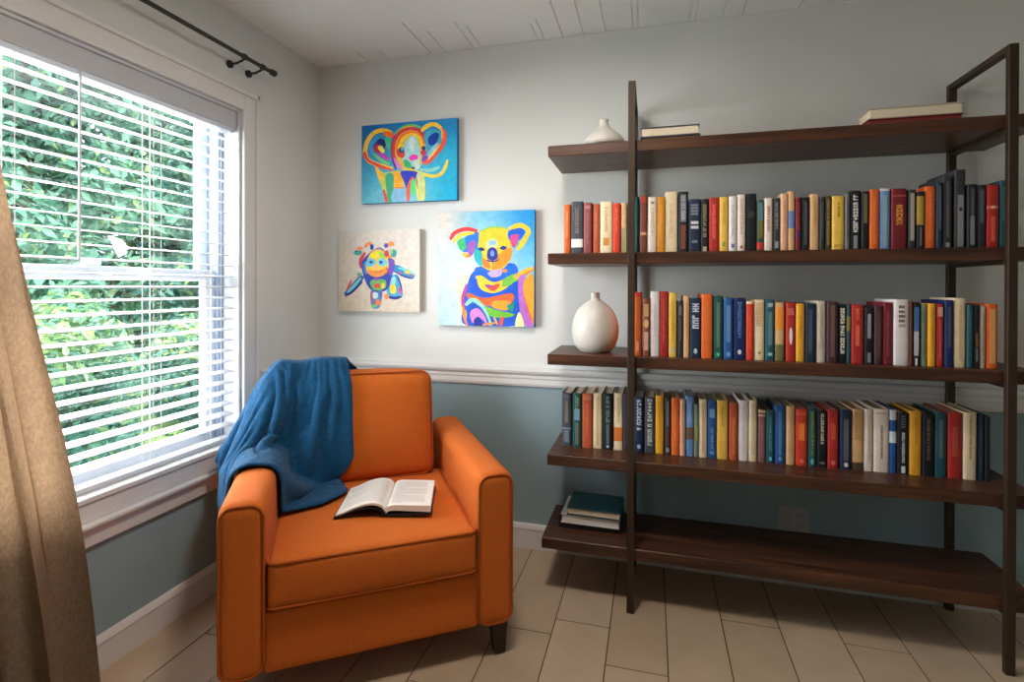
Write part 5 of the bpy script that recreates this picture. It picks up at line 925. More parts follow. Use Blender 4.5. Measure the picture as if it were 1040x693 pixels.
    -1089, 1279, 1092, -1092, 1255, 1106, -1084, 1231, 1118, -1062, 1244, 1131, -1038, 1251, 1143, -1019, 1266, 1159, -998, 1252, 1174, -990, 1235, 1199, -993, 1229, 1230, -989, 1214, 1259, -985, 1199, 1287, -968, 1187, 1308, -943, 1189, 1323, -922, 1184, 1340, -912, 1171, 1363, -906, 1160, 1388, -904, 1153, 1418, -897, 1141, 1447, -876, 1132, 1469, -851, 1144, 1483, -831, 1137, 1503, -835, 1129, 1532, -831, 1117, 1557, -803, 1119, 1563, -775, 1127, 1563, -762, 1104, 1576, -738, 1087, 1581, -711, 1097, 1570, -688, 1114, 1558, -679, 1084, 1560, -661, 1058, 1557, -636, 1067, 1539, -634, 1088, 1515, -613, 1107, 1499, -591, 1093, 1482, -592, 1120, 1466, -568, 1128, 1447, -541, 1121, 1444, -517, 1105, 1442, -490, 1114, 1439, -461, 1106, 1439, -430, 1106, 1439, -401, 1094, 1441, -398, 1064, 1451, -370, 1052, 1452, -356, 1078, 1447, -328, 1086, 1444, -300, 1093, 1441, -281, 1072, 1443, -254, 1062, 1444, -228, 1075, 1442, -200, 1085, 1441, -170, 1083, 1443, -141, 1079, 1446, -112, 1083, 1448,
    -1109, 1273, 1115, -1086, 1275, 1130, -1082, 1252, 1143, -1073, 1228, 1156, -1047, 1233, 1168, -1028, 1249, 1184, -1009, 1264, 1202, -981, 1261, 1217, -965, 1244, 1239, -961, 1229, 1267, -962, 1220, 1296, -966, 1214, 1326, -959, 1201, 1349, -939, 1193, 1366, -916, 1195, 1383, -897, 1187, 1403, -882, 1175, 1427, -876, 1164, 1457, -875, 1157, 1488, -865, 1144, 1513, -840, 1155, 1527, -818, 1153, 1544, -811, 1140, 1568, -813, 1124, 1592, -784, 1124, 1593, -756, 1130, 1593, -742, 1106, 1606, -713, 1101, 1602, -692, 1120, 1590, -668, 1102, 1585, -661, 1071, 1588, -635, 1078, 1571, -639, 1099, 1547, -611, 1106, 1533, -586, 1096, 1517, -585, 1122, 1501, -565, 1137, 1483, -542, 1120, 1480, -515, 1110, 1479, -489, 1120, 1476, -460, 1112, 1476, -429, 1108, 1476, -398, 1105, 1477, -394, 1076, 1486, -369, 1059, 1489, -348, 1079, 1484, -329, 1100, 1478, -300, 1100, 1476, -274, 1088, 1475, -254, 1068, 1480, -227, 1080, 1478, -200, 1093, 1476, -170, 1091, 1478, -141, 1086, 1482, -112, 1092, 1483,
    -1128, 1265, 1139, -1104, 1260, 1151, -1085, 1270, 1168, -1066, 1252, 1177, -1062, 1230, 1196, -1035, 1230, 1210, -1013, 1244, 1227, -994, 1260, 1247, -968, 1266, 1263, -946, 1254, 1282, -937, 1238, 1306, -937, 1227, 1333, -942, 1226, 1361, -944, 1217, 1387, -934, 1203, 1409, -914, 1195, 1429, -891, 1197, 1450, -868, 1191, 1473, -854, 1180, 1498, -856, 1172, 1527, -856, 1162, 1554, -835, 1155, 1571, -813, 1164, 1586, -796, 1148, 1603, -795, 1128, 1623, -767, 1136, 1622, -738, 1132, 1625, -718, 1111, 1633, -694, 1125, 1622, -665, 1117, 1614, -662, 1087, 1618, -635, 1091, 1602, -636, 1112, 1578, -610, 1098, 1567, -584, 1099, 1552, -577, 1125, 1536, -561, 1144, 1518, -539, 1127, 1516, -514, 1115, 1516, -486, 1124, 1513, -456, 1124, 1512, -428, 1112, 1514, -398, 1116, 1512, -390, 1088, 1521, -368, 1068, 1525, -342, 1082, 1520, -327, 1106, 1515, -299, 1100, 1513, -271, 1101, 1509, -255, 1078, 1516, -226, 1087, 1514, -199, 1101, 1512, -170, 1098, 1514, -140, 1095, 1517, -112, 1101, 1518,
    -1108, 1288, 1145, -1114, 1281, 1171, -1107, 1262, 1190, -1081, 1270, 1199, -1063, 1255, 1217, -1049, 1239, 1238, -1024, 1231, 1255, -1000, 1240, 1272, -977, 1252, 1291, -958, 1268, 1308, -933, 1264, 1324, -918, 1250, 1344, -913, 1237, 1367, -916, 1232, 1394, -920, 1229, 1423, -919, 1219, 1451, -907, 1205, 1477, -885, 1199, 1500, -862, 1202, 1520, -842, 1197, 1540, -834, 1184, 1564, -838, 1178, 1591, -829, 1163, 1614, -802, 1171, 1623, -784, 1153, 1636, -774, 1133, 1653, -747, 1146, 1652, -723, 1130, 1658, -693, 1127, 1655, -665, 1133, 1644, -663, 1103, 1647, -636, 1105, 1633, -634, 1125, 1610, -608, 1114, 1598, -581, 1105, 1587, -567, 1126, 1570, -558, 1150, 1554, -533, 1139, 1551, -512, 1120, 1553, -484, 1126, 1550, -455, 1133, 1547, -428, 1120, 1550, -398, 1127, 1548, -385, 1101, 1555, -367, 1079, 1560, -339, 1086, 1556, -324, 1109, 1551, -297, 1116, 1546, -268, 1113, 1544, -254, 1088, 1551, -225, 1095, 1550, -199, 1110, 1547, -169, 1105, 1550, -140, 1103, 1553, -112, 1111, 1553,
    -1091, 1314, 1151, -1087, 1298, 1173, -1101, 1293, 1197, -1096, 1284, 1224, -1075, 1273, 1242, -1047, 1268, 1253, -1033, 1254, 1277, -1017, 1243, 1300, -992, 1245, 1319, -969, 1254, 1335, -950, 1268, 1352, -926, 1272, 1366, -906, 1264, 1383, -892, 1251, 1403, -890, 1239, 1429, -890, 1232, 1459, -893, 1230, 1490, -892, 1220, 1522, -880, 1208, 1546, -860, 1204, 1566, -838, 1208, 1583, -819, 1201, 1602, -813, 1188, 1626, -819, 1173, 1650, -789, 1177, 1656, -774, 1158, 1671, -753, 1143, 1683, -726, 1154, 1680, -698, 1144, 1682, -670, 1148, 1673, -664, 1119, 1677, -637, 1119, 1665, -631, 1138, 1641, -607, 1122, 1632, -581, 1112, 1622, -564, 1131, 1606, -555, 1156, 1590, -528, 1148, 1586, -510, 1127, 1589, -481, 1130, 1587, -455, 1142, 1583, -428, 1128, 1586, -399, 1134, 1584, -375, 1119, 1586, -366, 1092, 1594, -338, 1091, 1592, -319, 1111, 1587, -291, 1112, 1582, -265, 1125, 1579, -253, 1099, 1587, -223, 1105, 1586, -197, 1120, 1582, -169, 1113, 1586, -140, 1114, 1588, -113, 1121, 1588,
    -1067, 1333, 1158, -1076, 1326, 1183, -1069, 1299, 1192, -1068, 1300, 1222, -1065, 1303, 1251, -1054, 1291, 1276, -1027, 1283, 1290, -1022, 1270, 1317, -1008, 1260, 1342, -987, 1256, 1362, -964, 1258, 1378, -944, 1270, 1393, -922, 1274, 1409, -900, 1273, 1425, -881, 1265, 1445, -868, 1252, 1470, -863, 1240, 1498, -864, 1235, 1530, -868, 1235, 1560, -867, 1226, 1586, -856, 1214, 1609, -837, 1207, 1628, -815, 1212, 1645, -797, 1197, 1661, -804, 1178, 1685, -774, 1184, 1688, -756, 1167, 1703, -731, 1156, 1712, -703, 1166, 1706, -674, 1164, 1702, -665, 1135, 1706, -638, 1134, 1696, -629, 1151, 1673, -607, 1131, 1665, -581, 1125, 1655, -578, 1147, 1634, -549, 1146, 1625, -524, 1158, 1621, -509, 1135, 1625, -480, 1135, 1623, -454, 1147, 1619, -425, 1144, 1618, -399, 1133, 1620, -371, 1136, 1618, -364, 1109, 1628, -337, 1115, 1621, -311, 1109, 1624, -296, 1131, 1614, -267, 1134, 1615, -251, 1111, 1623, -221, 1117, 1621, -196, 1131, 1617, -169, 1122, 1622, -141, 1124, 1623, -114, 1132, 1622,
    -1067, 1353, 1181, -1048, 1337, 1193, -1054, 1318, 1213, -1035, 1295, 1221, -1033, 1297, 1250, -1028, 1312, 1277, -1026, 1312, 1307, -1006, 1297, 1324, -1003, 1291, 1353, -996, 1282, 1379, -981, 1274, 1401, -962, 1268, 1419, -940, 1268, 1435, -918, 1276, 1451, -902, 1260, 1470, -883, 1268, 1493, -862, 1266, 1516, -844, 1257, 1539, -840, 1248, 1566, -842, 1244, 1594, -846, 1241, 1621, -840, 1231, 1647, -832, 1218, 1670, -809, 1210, 1685, -785, 1204, 1695, -784, 1184, 1718, -755, 1194, 1720, -737, 1178, 1735, -708, 1172, 1738, -680, 1178, 1732, -667, 1152, 1736, -640, 1153, 1724, -626, 1166, 1703, -607, 1143, 1698, -580, 1138, 1688, -579, 1160, 1668, -551, 1152, 1661, -527, 1165, 1657, -506, 1145, 1660, -480, 1154, 1653, -452, 1148, 1656, -425, 1157, 1652, -401, 1143, 1655, -374, 1151, 1651, -364, 1127, 1660, -338, 1135, 1652, -314, 1123, 1659, -298, 1145, 1649, -270, 1143, 1652, -249, 1124, 1659, -220, 1130, 1657, -195, 1143, 1652, -169, 1132, 1657, -142, 1136, 1657, -115, 1143, 1656,
    -1043, 1371, 1195, -1049, 1358, 1219, -1039, 1336, 1236, -1017, 1317, 1237, -1000, 1293, 1248, -999, 1297, 1279, -994, 1313, 1304, -990, 1325, 1331, -978, 1311, 1353, -972, 1304, 1380, -974, 1304, 1408, -965, 1297, 1432, -953, 1290, 1456, -936, 1282, 1478, -910, 1282, 1492, -904, 1266, 1518, -883, 1265, 1541, -863, 1267, 1563, -841, 1275, 1580, -826, 1269, 1602, -818, 1256, 1625, -812, 1245, 1649, -809, 1238, 1676, -813, 1234, 1703, -798, 1217, 1720, -771, 1212, 1730, -763, 1192, 1751, -736, 1205, 1752, -715, 1190, 1764, -687, 1191, 1761, -667, 1169, 1765, -642, 1173, 1752, -623, 1184, 1732, -606, 1159, 1729, -580, 1151, 1721, -579, 1173, 1701, -553, 1159, 1696, -528, 1172, 1692, -505, 1157, 1694, -481, 1170, 1686, -455, 1160, 1690, -428, 1167, 1687, -402, 1154, 1690, -377, 1165, 1685, -362, 1144, 1694, -338, 1155, 1685, -316, 1140, 1694, -300, 1161, 1683, -275, 1148, 1689, -248, 1141, 1693, -220, 1147, 1690, -194, 1158, 1685, -170, 1145, 1691, -143, 1148, 1691, -116, 1157, 1689,
    -1020, 1330, 1216, -1001, 1347, 1209, -994, 1345, 1236, -991, 1336, 1261, -983, 1313, 1271, -966, 1291, 1279, -964, 1299, 1308, -958, 1319, 1328, -953, 1331, 1353, -954, 1330, 1381, -952, 1327, 1406, -948, 1325, 1434, -940, 1319, 1460, -929, 1312, 1486, -915, 1306, 1512, -887, 1294, 1528, -892, 1293, 1554, -883, 1286, 1580, -867, 1284, 1603, -853, 1281, 1627, -839, 1279, 1650, -822, 1277, 1673, -802, 1275, 1692, -790, 1265, 1714, -783, 1248, 1735, -780, 1233, 1758, -753, 1221, 1764, -742, 1202, 1784, -717, 1216, 1784, -693, 1202, 1792, -668, 1188, 1793, -645, 1195, 1777, -621, 1200, 1762, -606, 1175, 1761, -579, 1165, 1753, -563, 1178, 1732, -547, 1191, 1711, -530, 1178, 1728, -503, 1170, 1728, -482, 1186, 1719, -457, 1175, 1723, -430, 1178, 1722, -404, 1170, 1724, -379, 1180, 1718, -361, 1161, 1727, -338, 1175, 1717, -318, 1158, 1727, -299, 1177, 1718, -275, 1162, 1724, -247, 1159, 1726, -220, 1166, 1722, -194, 1174, 1718, -171, 1159, 1725, -147, 1170, 1719, -119, 1174, 1721,
    -1030, 1321, 1187, -1010, 1317, 1205, -990, 1316, 1225, -971, 1317, 1244, -959, 1332, 1264, -946, 1316, 1282, -930, 1300, 1296, -922, 1299, 1322, -918, 1300, 1348, -913, 1302, 1375, -907, 1303, 1402, -901, 1306, 1428, -894, 1309, 1454, -887, 1312, 1480, -880, 1315, 1506, -874, 1321, 1532, -862, 1304, 1550, -861, 1309, 1576, -857, 1313, 1604, -848, 1311, 1630, -840, 1309, 1657, -829, 1307, 1683, -812, 1300, 1706, -800, 1289, 1729, -787, 1275, 1749, -772, 1261, 1768, -757, 1245, 1786, -735, 1231, 1798, -721, 1214, 1817, -695, 1226, 1816, -671, 1210, 1820, -648, 1216, 1803, -621, 1215, 1792, -605, 1190, 1792, -578, 1184, 1783, -560, 1196, 1763, -548, 1211, 1741, -520, 1211, 1738, -496, 1201, 1746, -473, 1189, 1754, -452, 1203, 1745, -432, 1188, 1757, -405, 1186, 1757, -382, 1199, 1750, -362, 1182, 1759, -339, 1195, 1750, -319, 1179, 1760, -297, 1194, 1751, -274, 1180, 1758, -246, 1179, 1758, -225, 1193, 1746, -201, 1181, 1753, -174, 1180, 1755, -151, 1194, 1746, -124, 1192, 1752,
    -1011, 1322, 1163, -991, 1323, 1181, -972, 1324, 1200, -953, 1328, 1220, -936, 1329, 1242, -923, 1330, 1266, -915, 1328, 1291, -906, 1326, 1317, -898, 1325, 1342, -890, 1324, 1368, -882, 1324, 1394, -875, 1324, 1420, -867, 1325, 1446, -859, 1326, 1472, -851, 1328, 1498, -843, 1330, 1525, -852, 1333, 1550, -836, 1328, 1571, -828, 1325, 1597, -819, 1322, 1623, -810, 1318, 1648, -800, 1317, 1673, -788, 1314, 1698, -775, 1304, 1720, -769, 1300, 1746, -757, 1288, 1769, -744, 1274, 1790, -732, 1260, 1811, -716, 1244, 1829, -700, 1230, 1849, -673, 1235, 1847, -647, 1233, 1837, -622, 1217, 1832, -601, 1225, 1814, -576, 1201, 1813, -568, 1218, 1791, -545, 1226, 1774, -520, 1213, 1774, -496, 1224, 1773, -477, 1208, 1784, -455, 1221, 1777, -428, 1216, 1780, -406, 1203, 1789, -384, 1217, 1781, -363, 1202, 1790, -340, 1215, 1782, -319, 1200, 1792, -296, 1214, 1783, -272, 1201, 1790, -245, 1200, 1788, -224, 1214, 1777, -203, 1199, 1785, -176, 1202, 1783, -155, 1218, 1773, -128, 1212, 1782,
    -1014, 1353, 1160, -998, 1354, 1182, -976, 1356, 1198, -961, 1358, 1221, -950, 1358, 1245, -939, 1357, 1270, -929, 1356, 1295, -919, 1355, 1321, -909, 1355, 1346, -900, 1355, 1371, -891, 1355, 1396, -883, 1355, 1422, -874, 1356, 1448, -867, 1357, 1474, -859, 1359, 1500, -852, 1361, 1526, -844, 1364, 1552, -834, 1359, 1578, -827, 1356, 1603, -817, 1353, 1628, -808, 1349, 1653, -798, 1347, 1679, -787, 1343, 1703, -767, 1334, 1721, -748, 1322, 1738, -734, 1307, 1758, -722, 1294, 1781, -711, 1283, 1804, -700, 1271, 1829, -689, 1260, 1853, -672, 1252, 1878, -648, 1240, 1870, -631, 1246, 1847, -604, 1235, 1847, -577, 1231, 1843, -564, 1246, 1822, -538, 1244, 1810, -522, 1221, 1813, -504, 1242, 1806, -482, 1228, 1815, -457, 1239, 1809, -430, 1238, 1809, -409, 1223, 1820, -386, 1236, 1813, -365, 1222, 1822, -342, 1235, 1813, -321, 1221, 1823, -298, 1233, 1815, -274, 1223, 1821, -247, 1224, 1821, -224, 1237, 1813, -202, 1223, 1822, -182, 1237, 1810, -155, 1240, 1811, -131, 1230, 1819,
    -1024, 1383, 1164, -1007, 1384, 1185, -1000, 1373, 1209, -989, 1366, 1233, -980, 1357, 1256, -969, 1356, 1281, -959, 1358, 1306, -949, 1359, 1331, -940, 1359, 1356, -930, 1358, 1382, -921, 1357, 1408, -913, 1356, 1433, -904, 1355, 1459, -897, 1354, 1484, -888, 1354, 1510, -881, 1354, 1536, -872, 1353, 1562, -862, 1348, 1588, -853, 1340, 1612, -843, 1336, 1638, -833, 1332, 1663, -823, 1330, 1689, -812, 1328, 1715, -793, 1328, 1736, -774, 1325, 1755, -754, 1325, 1774, -733, 1321, 1792, -714, 1313, 1812, -697, 1303, 1832, -680, 1292, 1852, -673, 1279, 1878, -651, 1273, 1876, -629, 1267, 1874, -607, 1260, 1871, -584, 1254, 1869, -561, 1243, 1857, -535, 1240, 1846, -517, 1253, 1829, -494, 1243, 1841, -473, 1258, 1833, -453, 1244, 1844, -431, 1259, 1838, -412, 1243, 1849, -389, 1255, 1843, -367, 1242, 1852, -345, 1255, 1845, -323, 1241, 1853, -300, 1253, 1846, -275, 1243, 1852, -249, 1244, 1851, -227, 1257, 1843, -204, 1245, 1851, -186, 1261, 1837, -163, 1247, 1845, -137, 1245, 1851,
    -1049, 1390, 1181, -1031, 1395, 1201, -1014, 1398, 1222, -1008, 1387, 1245, -1002, 1375, 1269, -998, 1361, 1292, -988, 1357, 1317, -978, 1354, 1342, -969, 1352, 1367, -959, 1350, 1392, -950, 1348, 1417, -941, 1346, 1443, -932, 1344, 1469, -924, 1343, 1495, -916, 1342, 1521, -908, 1342, 1547, -900, 1342, 1574, -890, 1344, 1600, -879, 1346, 1625, -867, 1348, 1650, -853, 1351, 1674, -838, 1354, 1698, -822, 1356, 1720, -806, 1355, 1743, -791, 1349, 1766, -775, 1342, 1788, -757, 1334, 1809, -738, 1326, 1829, -720, 1319, 1849, -701, 1312, 1868, -674, 1306, 1878, -652, 1301, 1876, -630, 1295, 1874, -608, 1288, 1872, -586, 1283, 1869, -563, 1277, 1866, -541, 1271, 1862, -519, 1270, 1861, -497, 1270, 1864, -475, 1270, 1867, -453, 1269, 1870, -431, 1269, 1873, -409, 1268, 1875, -387, 1268, 1877, -365, 1267, 1879, -343, 1267, 1880, -321, 1267, 1880, -299, 1267, 1880, -277, 1268, 1879, -255, 1269, 1878, -233, 1270, 1876, -211, 1271, 1874, -189, 1272, 1872, -167, 1274, 1869, -146, 1276, 1866,
    -1073, 1384, 1200, -1056, 1392, 1220, -1040, 1409, 1234, -1039, 1391, 1253, -1031, 1384, 1278, -1022, 1379, 1303, -1013, 1373, 1328, -1002, 1372, 1352, -992, 1371, 1377, -981, 1371, 1402, -971, 1370, 1427, -960, 1370, 1452, -949, 1370, 1477, -937, 1371, 1501, -925, 1372, 1525, -911, 1373, 1549, -897, 1374, 1573, -882, 1374, 1595, -866, 1373, 1618, -851, 1373, 1641, -835, 1373, 1663, -818, 1368, 1683, -798, 1367, 1703, -784, 1368, 1726, -770, 1366, 1750, -757, 1363, 1774, -743, 1360, 1797, -728, 1355, 1820, -712, 1350, 1842, -697, 1344, 1865, -674, 1333, 1878, -653, 1328, 1876, -631, 1322, 1874, -609, 1317, 1872, -587, 1311, 1869, -565, 1306, 1866, -542, 1301, 1863, -521, 1300, 1861, -499, 1299, 1864, -477, 1299, 1867, -455, 1299, 1870, -433, 1298, 1873, -411, 1298, 1875, -389, 1297, 1877, -367, 1297, 1879, -345, 1297, 1880, -323, 1297, 1880, -301, 1297, 1880, -279, 1297, 1879, -257, 1298, 1878, -236, 1299, 1876, -214, 1300, 1874, -192, 1302, 1872, -170, 1303, 1869, -149, 1305, 1866,
    -1082, 1412, 1192, -1077, 1416, 1218, -1067, 1424, 1244, -1051, 1417, 1264, -1035, 1415, 1286, -1018, 1411, 1307, -999, 1402, 1323, -993, 1403, 1349, -982, 1402, 1374, -971, 1400, 1398, -958, 1398, 1422, -944, 1396, 1445, -929, 1393, 1467, -915, 1390, 1490, -900, 1387, 1512, -885, 1383, 1535, -870, 1379, 1556, -855, 1376, 1579, -840, 1375, 1601, -826, 1379, 1624, -812, 1385, 1647, -802, 1391, 1672, -790, 1395, 1696, -772, 1395, 1716, -757, 1391, 1739, -742, 1388, 1762, -727, 1384, 1784, -712, 1380, 1807, -696, 1375, 1830, -681, 1369, 1852, -674, 1361, 1878, -653, 1356, 1876, -631, 1350, 1874, -609, 1345, 1872, -587, 1340, 1869, -565, 1335, 1866, -543, 1330, 1863, -521, 1329, 1861, -500, 1329, 1864, -478, 1328, 1867, -456, 1328, 1870, -434, 1328, 1873, -412, 1327, 1875, -390, 1327, 1877, -369, 1326, 1878, -347, 1326, 1879, -325, 1326, 1880, -303, 1327, 1880, -281, 1327, 1879, -259, 1328, 1878, -237, 1328, 1877, -216, 1330, 1875, -194, 1331, 1872, -172, 1333, 1869, -150, 1334, 1866,
    -1060, 1432, 1181, -1049, 1421, 1204, -1044, 1437, 1225, -1030, 1437, 1249, -1014, 1435, 1272, -1000, 1433, 1294, -985, 1430, 1317, -972, 1424, 1340, -958, 1419, 1363, -944, 1413, 1385, -930, 1404, 1406, -916, 1400, 1429, -902, 1397, 1452, -887, 1396, 1475, -873, 1394, 1498, -859, 1395, 1522, -846, 1397, 1547, -837, 1401, 1573, -837, 1406, 1600, -831, 1409, 1627, -824, 1413, 1654, -816, 1417, 1680, -804, 1421, 1707, -786, 1420, 1729, -772, 1416, 1751, -758, 1413, 1773, -743, 1409, 1795, -729, 1405, 1816, -713, 1401, 1839, -696, 1397, 1861, -674, 1388, 1878, -653, 1383, 1876, -631, 1378, 1874, -609, 1373, 1872, -587, 1368, 1869, -565, 1364, 1866, -543, 1359, 1863, -521, 1358, 1861, -500, 1358, 1864, -478, 1358, 1867, -456, 1357, 1870, -434, 1357, 1873, -412, 1357, 1875, -390, 1356, 1877, -369, 1356, 1878, -347, 1356, 1879, -325, 1356, 1880, -303, 1356, 1880, -281, 1356, 1879, -259, 1357, 1878, -237, 1358, 1877, -216, 1359, 1875, -194, 1360, 1872, -172, 1362, 1869, -150, 1363, 1866,
    -1033, 1440, 1169, -1035, 1447, 1196, -1019, 1428, 1209, -1005, 1424, 1232, -991, 1421, 1255, -975, 1420, 1278, -960, 1418, 1301, -945, 1416, 1324, -930, 1414, 1347, -915, 1413, 1371, -902, 1413, 1394, -888, 1413, 1419, -876, 1415, 1443, -864, 1417, 1468, -854, 1420, 1494, -845, 1424, 1521, -839, 1428, 1548, -835, 1433, 1576, -829, 1437, 1603, -825, 1440, 1631, -820, 1444, 1659, -803, 1447, 1681, -787, 1449, 1705, -774, 1450, 1730, -761, 1447, 1753, -748, 1444, 1776, -734, 1441, 1799, -717, 1437, 1819, -696, 1429, 1834, -676, 1414, 1840, -662, 1416, 1862, -653, 1398, 1846, -631, 1406, 1854, -606, 1405, 1859, -588, 1392, 1843, -569, 1399, 1862, -543, 1389, 1863, -521, 1388, 1861, -500, 1388, 1864, -478, 1387, 1867, -456, 1387, 1870, -434, 1386, 1873, -412, 1386, 1875, -390, 1386, 1877, -369, 1386, 1878, -347, 1385, 1879, -325, 1385, 1880, -303, 1386, 1880, -281, 1386, 1879, -259, 1387, 1878, -237, 1387, 1877, -216, 1388, 1875, -194, 1389, 1872, -167, 1397, 1874, -143, 1397, 1859,
    -1031, 1472, 1177, -1007, 1467, 1194, -989, 1444, 1195, -979, 1450, 1221, -961, 1447, 1243, -942, 1437, 1260, -927, 1435, 1284, -913, 1435, 1308, -901, 1435, 1333, -890, 1437, 1359, -879, 1438, 1385, -869, 1441, 1412, -860, 1444, 1439, -853, 1447, 1467, -846, 1452, 1495, -840, 1456, 1523, -835, 1461, 1551, -832, 1466, 1580, -835, 1469, 1608, -825, 1473, 1634, -809, 1475, 1659, -796, 1478, 1684, -785, 1480, 1711, -769, 1481, 1735, -756, 1479, 1759, -737, 1477, 1779, -716, 1471, 1795, -694, 1460, 1803, -672, 1444, 1810, -669, 1451, 1835, -645, 1440, 1838, -643, 1418, 1817, -618, 1414, 1820, -593, 1414, 1824, -570, 1423, 1832, -561, 1399, 1825, -538, 1388, 1826, -513, 1385, 1825, -487, 1393, 1829, -462, 1404, 1837, -440, 1414, 1849, -429, 1424, 1872, -405, 1420, 1861, -381, 1422, 1874, -358, 1416, 1861, -333, 1419, 1871, -317, 1409, 1852, -290, 1412, 1856, -274, 1395, 1843, -246, 1400, 1844, -229, 1418, 1856, -207, 1408, 1842, -180, 1410, 1840, -155, 1426, 1848, -127, 1433, 1850,
    -1019, 1495, 1162, -996, 1477, 1166, -983, 1475, 1193, -958, 1470, 1207, -940, 1465, 1229, -926, 1464, 1253, -913, 1464, 1278, -901, 1464, 1304, -889, 1465, 1330, -878, 1466, 1356, -869, 1469, 1383, -861, 1472, 1411, -854, 1475, 1439, -850, 1479, 1468, -847, 1484, 1497, -845, 1488, 1526, -842, 1492, 1555, -840, 1497, 1584, -826, 1500, 1609, -812, 1503, 1635, -803, 1506, 1663, -795, 1509, 1691, -776, 1511, 1713, -763, 1512, 1738, -740, 1507, 1755, -717, 1499, 1768, -696, 1483, 1772, -672, 1472, 1780, -672, 1479, 1807, -648, 1476, 1820, -629, 1459, 1812, -631, 1442, 1790, -607, 1431, 1787, -584, 1441, 1797, -563, 1427, 1793, -540, 1427, 1806, -521, 1411, 1796, -506, 1425, 1815, -485, 1436, 1830, -461, 1446, 1840, -439, 1456, 1852, -411, 1459, 1856, -385, 1460, 1858, -357, 1458, 1859, -330, 1453, 1859, -305, 1449, 1849, -286, 1438, 1833, -274, 1422, 1812, -260, 1438, 1833, -232, 1443, 1842, -214, 1435, 1818, -186, 1440, 1823, -157, 1438, 1814, -129, 1446, 1816, -110, 1467, 1826,
    -1002, 1508, 1139, -996, 1508, 1169, -978, 1506, 1192, -957, 1501, 1212, -932, 1496, 1226, -915, 1494, 1249, -903, 1494, 1275, -890, 1494, 1301, -878, 1495, 1327, -870, 1497, 1354, -863, 1500, 1383, -858, 1504, 1411, -855, 1508, 1440, -852, 1512, 1470, -849, 1516, 1499, -845, 1520, 1528, -839, 1524, 1557, -828, 1527, 1584, -819, 1531, 1612, -812, 1535, 1641, -800, 1538, 1668, -777, 1535, 1687, -768, 1542, 1714, -743, 1534, 1727, -719, 1528, 1741, -699, 1509, 1742, -674, 1499, 1751, -673, 1506, 1779, -650, 1493, 1784, -628, 1498, 1801, -615, 1480, 1785, -616, 1462, 1763, -591, 1451, 1760, -565, 1455, 1768, -547, 1462, 1786, -528, 1447, 1774, -502, 1443, 1780, -477, 1445, 1793, -469, 1468, 1809, -445, 1478, 1820, -419, 1467, 1818, -391, 1463, 1819, -364, 1474, 1824, -337, 1466, 1823, -313, 1480, 1831, -302, 1464, 1809, -283, 1452, 1791, -258, 1461, 1803, -231, 1458, 1807, -210, 1475, 1821, -189, 1467, 1799, -162, 1459, 1790, -139, 1477, 1801, -110, 1476, 1792, -82, 1484, 1794,
    -1001, 1539, 1136, -986, 1537, 1162, -964, 1532, 1182, -950, 1531, 1208, -931, 1527, 1231, -907, 1524, 1246, -891, 1523, 1271, -879, 1524, 1297, -872, 1527, 1325, -867, 1529, 1354, -864, 1533, 1383, -860, 1536, 1413, -857, 1540, 1442, -852, 1544, 1472, -847, 1548, 1501, -839, 1552, 1530, -831, 1556, 1558, -822, 1559, 1587, -812, 1562, 1614, -796, 1563, 1640, -775, 1557, 1660, -774, 1567, 1688, -746, 1558, 1697, -723, 1556, 1715, -702, 1537, 1715, -677, 1525, 1723, -676, 1533, 1750, -654, 1515, 1752, -639, 1524, 1774, -612, 1518, 1777, -603, 1500, 1757, -600, 1481, 1735, -573, 1479, 1741, -557, 1493, 1761, -534, 1479, 1753, -513, 1482, 1771, -487, 1481, 1780, -460, 1474, 1771, -435, 1472, 1786, -421, 1498, 1794, -394, 1497, 1803, -372, 1483, 1788, -345, 1477, 1787, -321, 1492, 1794, -293, 1499, 1800, -267, 1487, 1802, -259, 1483, 1773, -231, 1474, 1774, -215, 1495, 1791, -188, 1504, 1798, -158, 1496, 1794, -142, 1491, 1767, -114, 1495, 1767, -90, 1514, 1776, -61, 1509, 1765,
    -979, 1555, 1122, -968, 1559, 1149, -951, 1560, 1175, -931, 1553, 1196, -923, 1557, 1224, -903, 1556, 1247, -882, 1553, 1267, -878, 1556, 1296, -874, 1559, 1326, -871, 1561, 1355, -867, 1565, 1384, -862, 1568, 1414, -855, 1572, 1443, -847, 1576, 1472, -838, 1579, 1501, -828, 1582, 1530, -815, 1584, 1557, -800, 1582, 1584, -782, 1570, 1605, -767, 1576, 1630, -779, 1588, 1657, -752, 1579, 1668, -729, 1583, 1688, -702, 1571, 1694, -681, 1550, 1693, -681, 1558, 1721, -657, 1540, 1723, -633, 1538, 1737, -624, 1552, 1761, -600, 1538, 1750, -601, 1521, 1728, -582, 1505, 1712, -555, 1505, 1721, -535, 1517, 1740, -509, 1505, 1736, -494, 1516, 1758, -467, 1513, 1768, -439, 1510, 1773, -420, 1493, 1754, -392, 1498, 1764, -376, 1521, 1775, -347, 1515, 1780, -327, 1503, 1759, -299, 1499, 1759, -270, 1497, 1762, -255, 1519, 1779, -228, 1512, 1783, -215, 1509, 1754, -191, 1522, 1768, -162, 1528, 1773, -131, 1527, 1775, -121, 1523, 1746, -93, 1522, 1739, -62, 1524, 1739, -42, 1548, 1747,
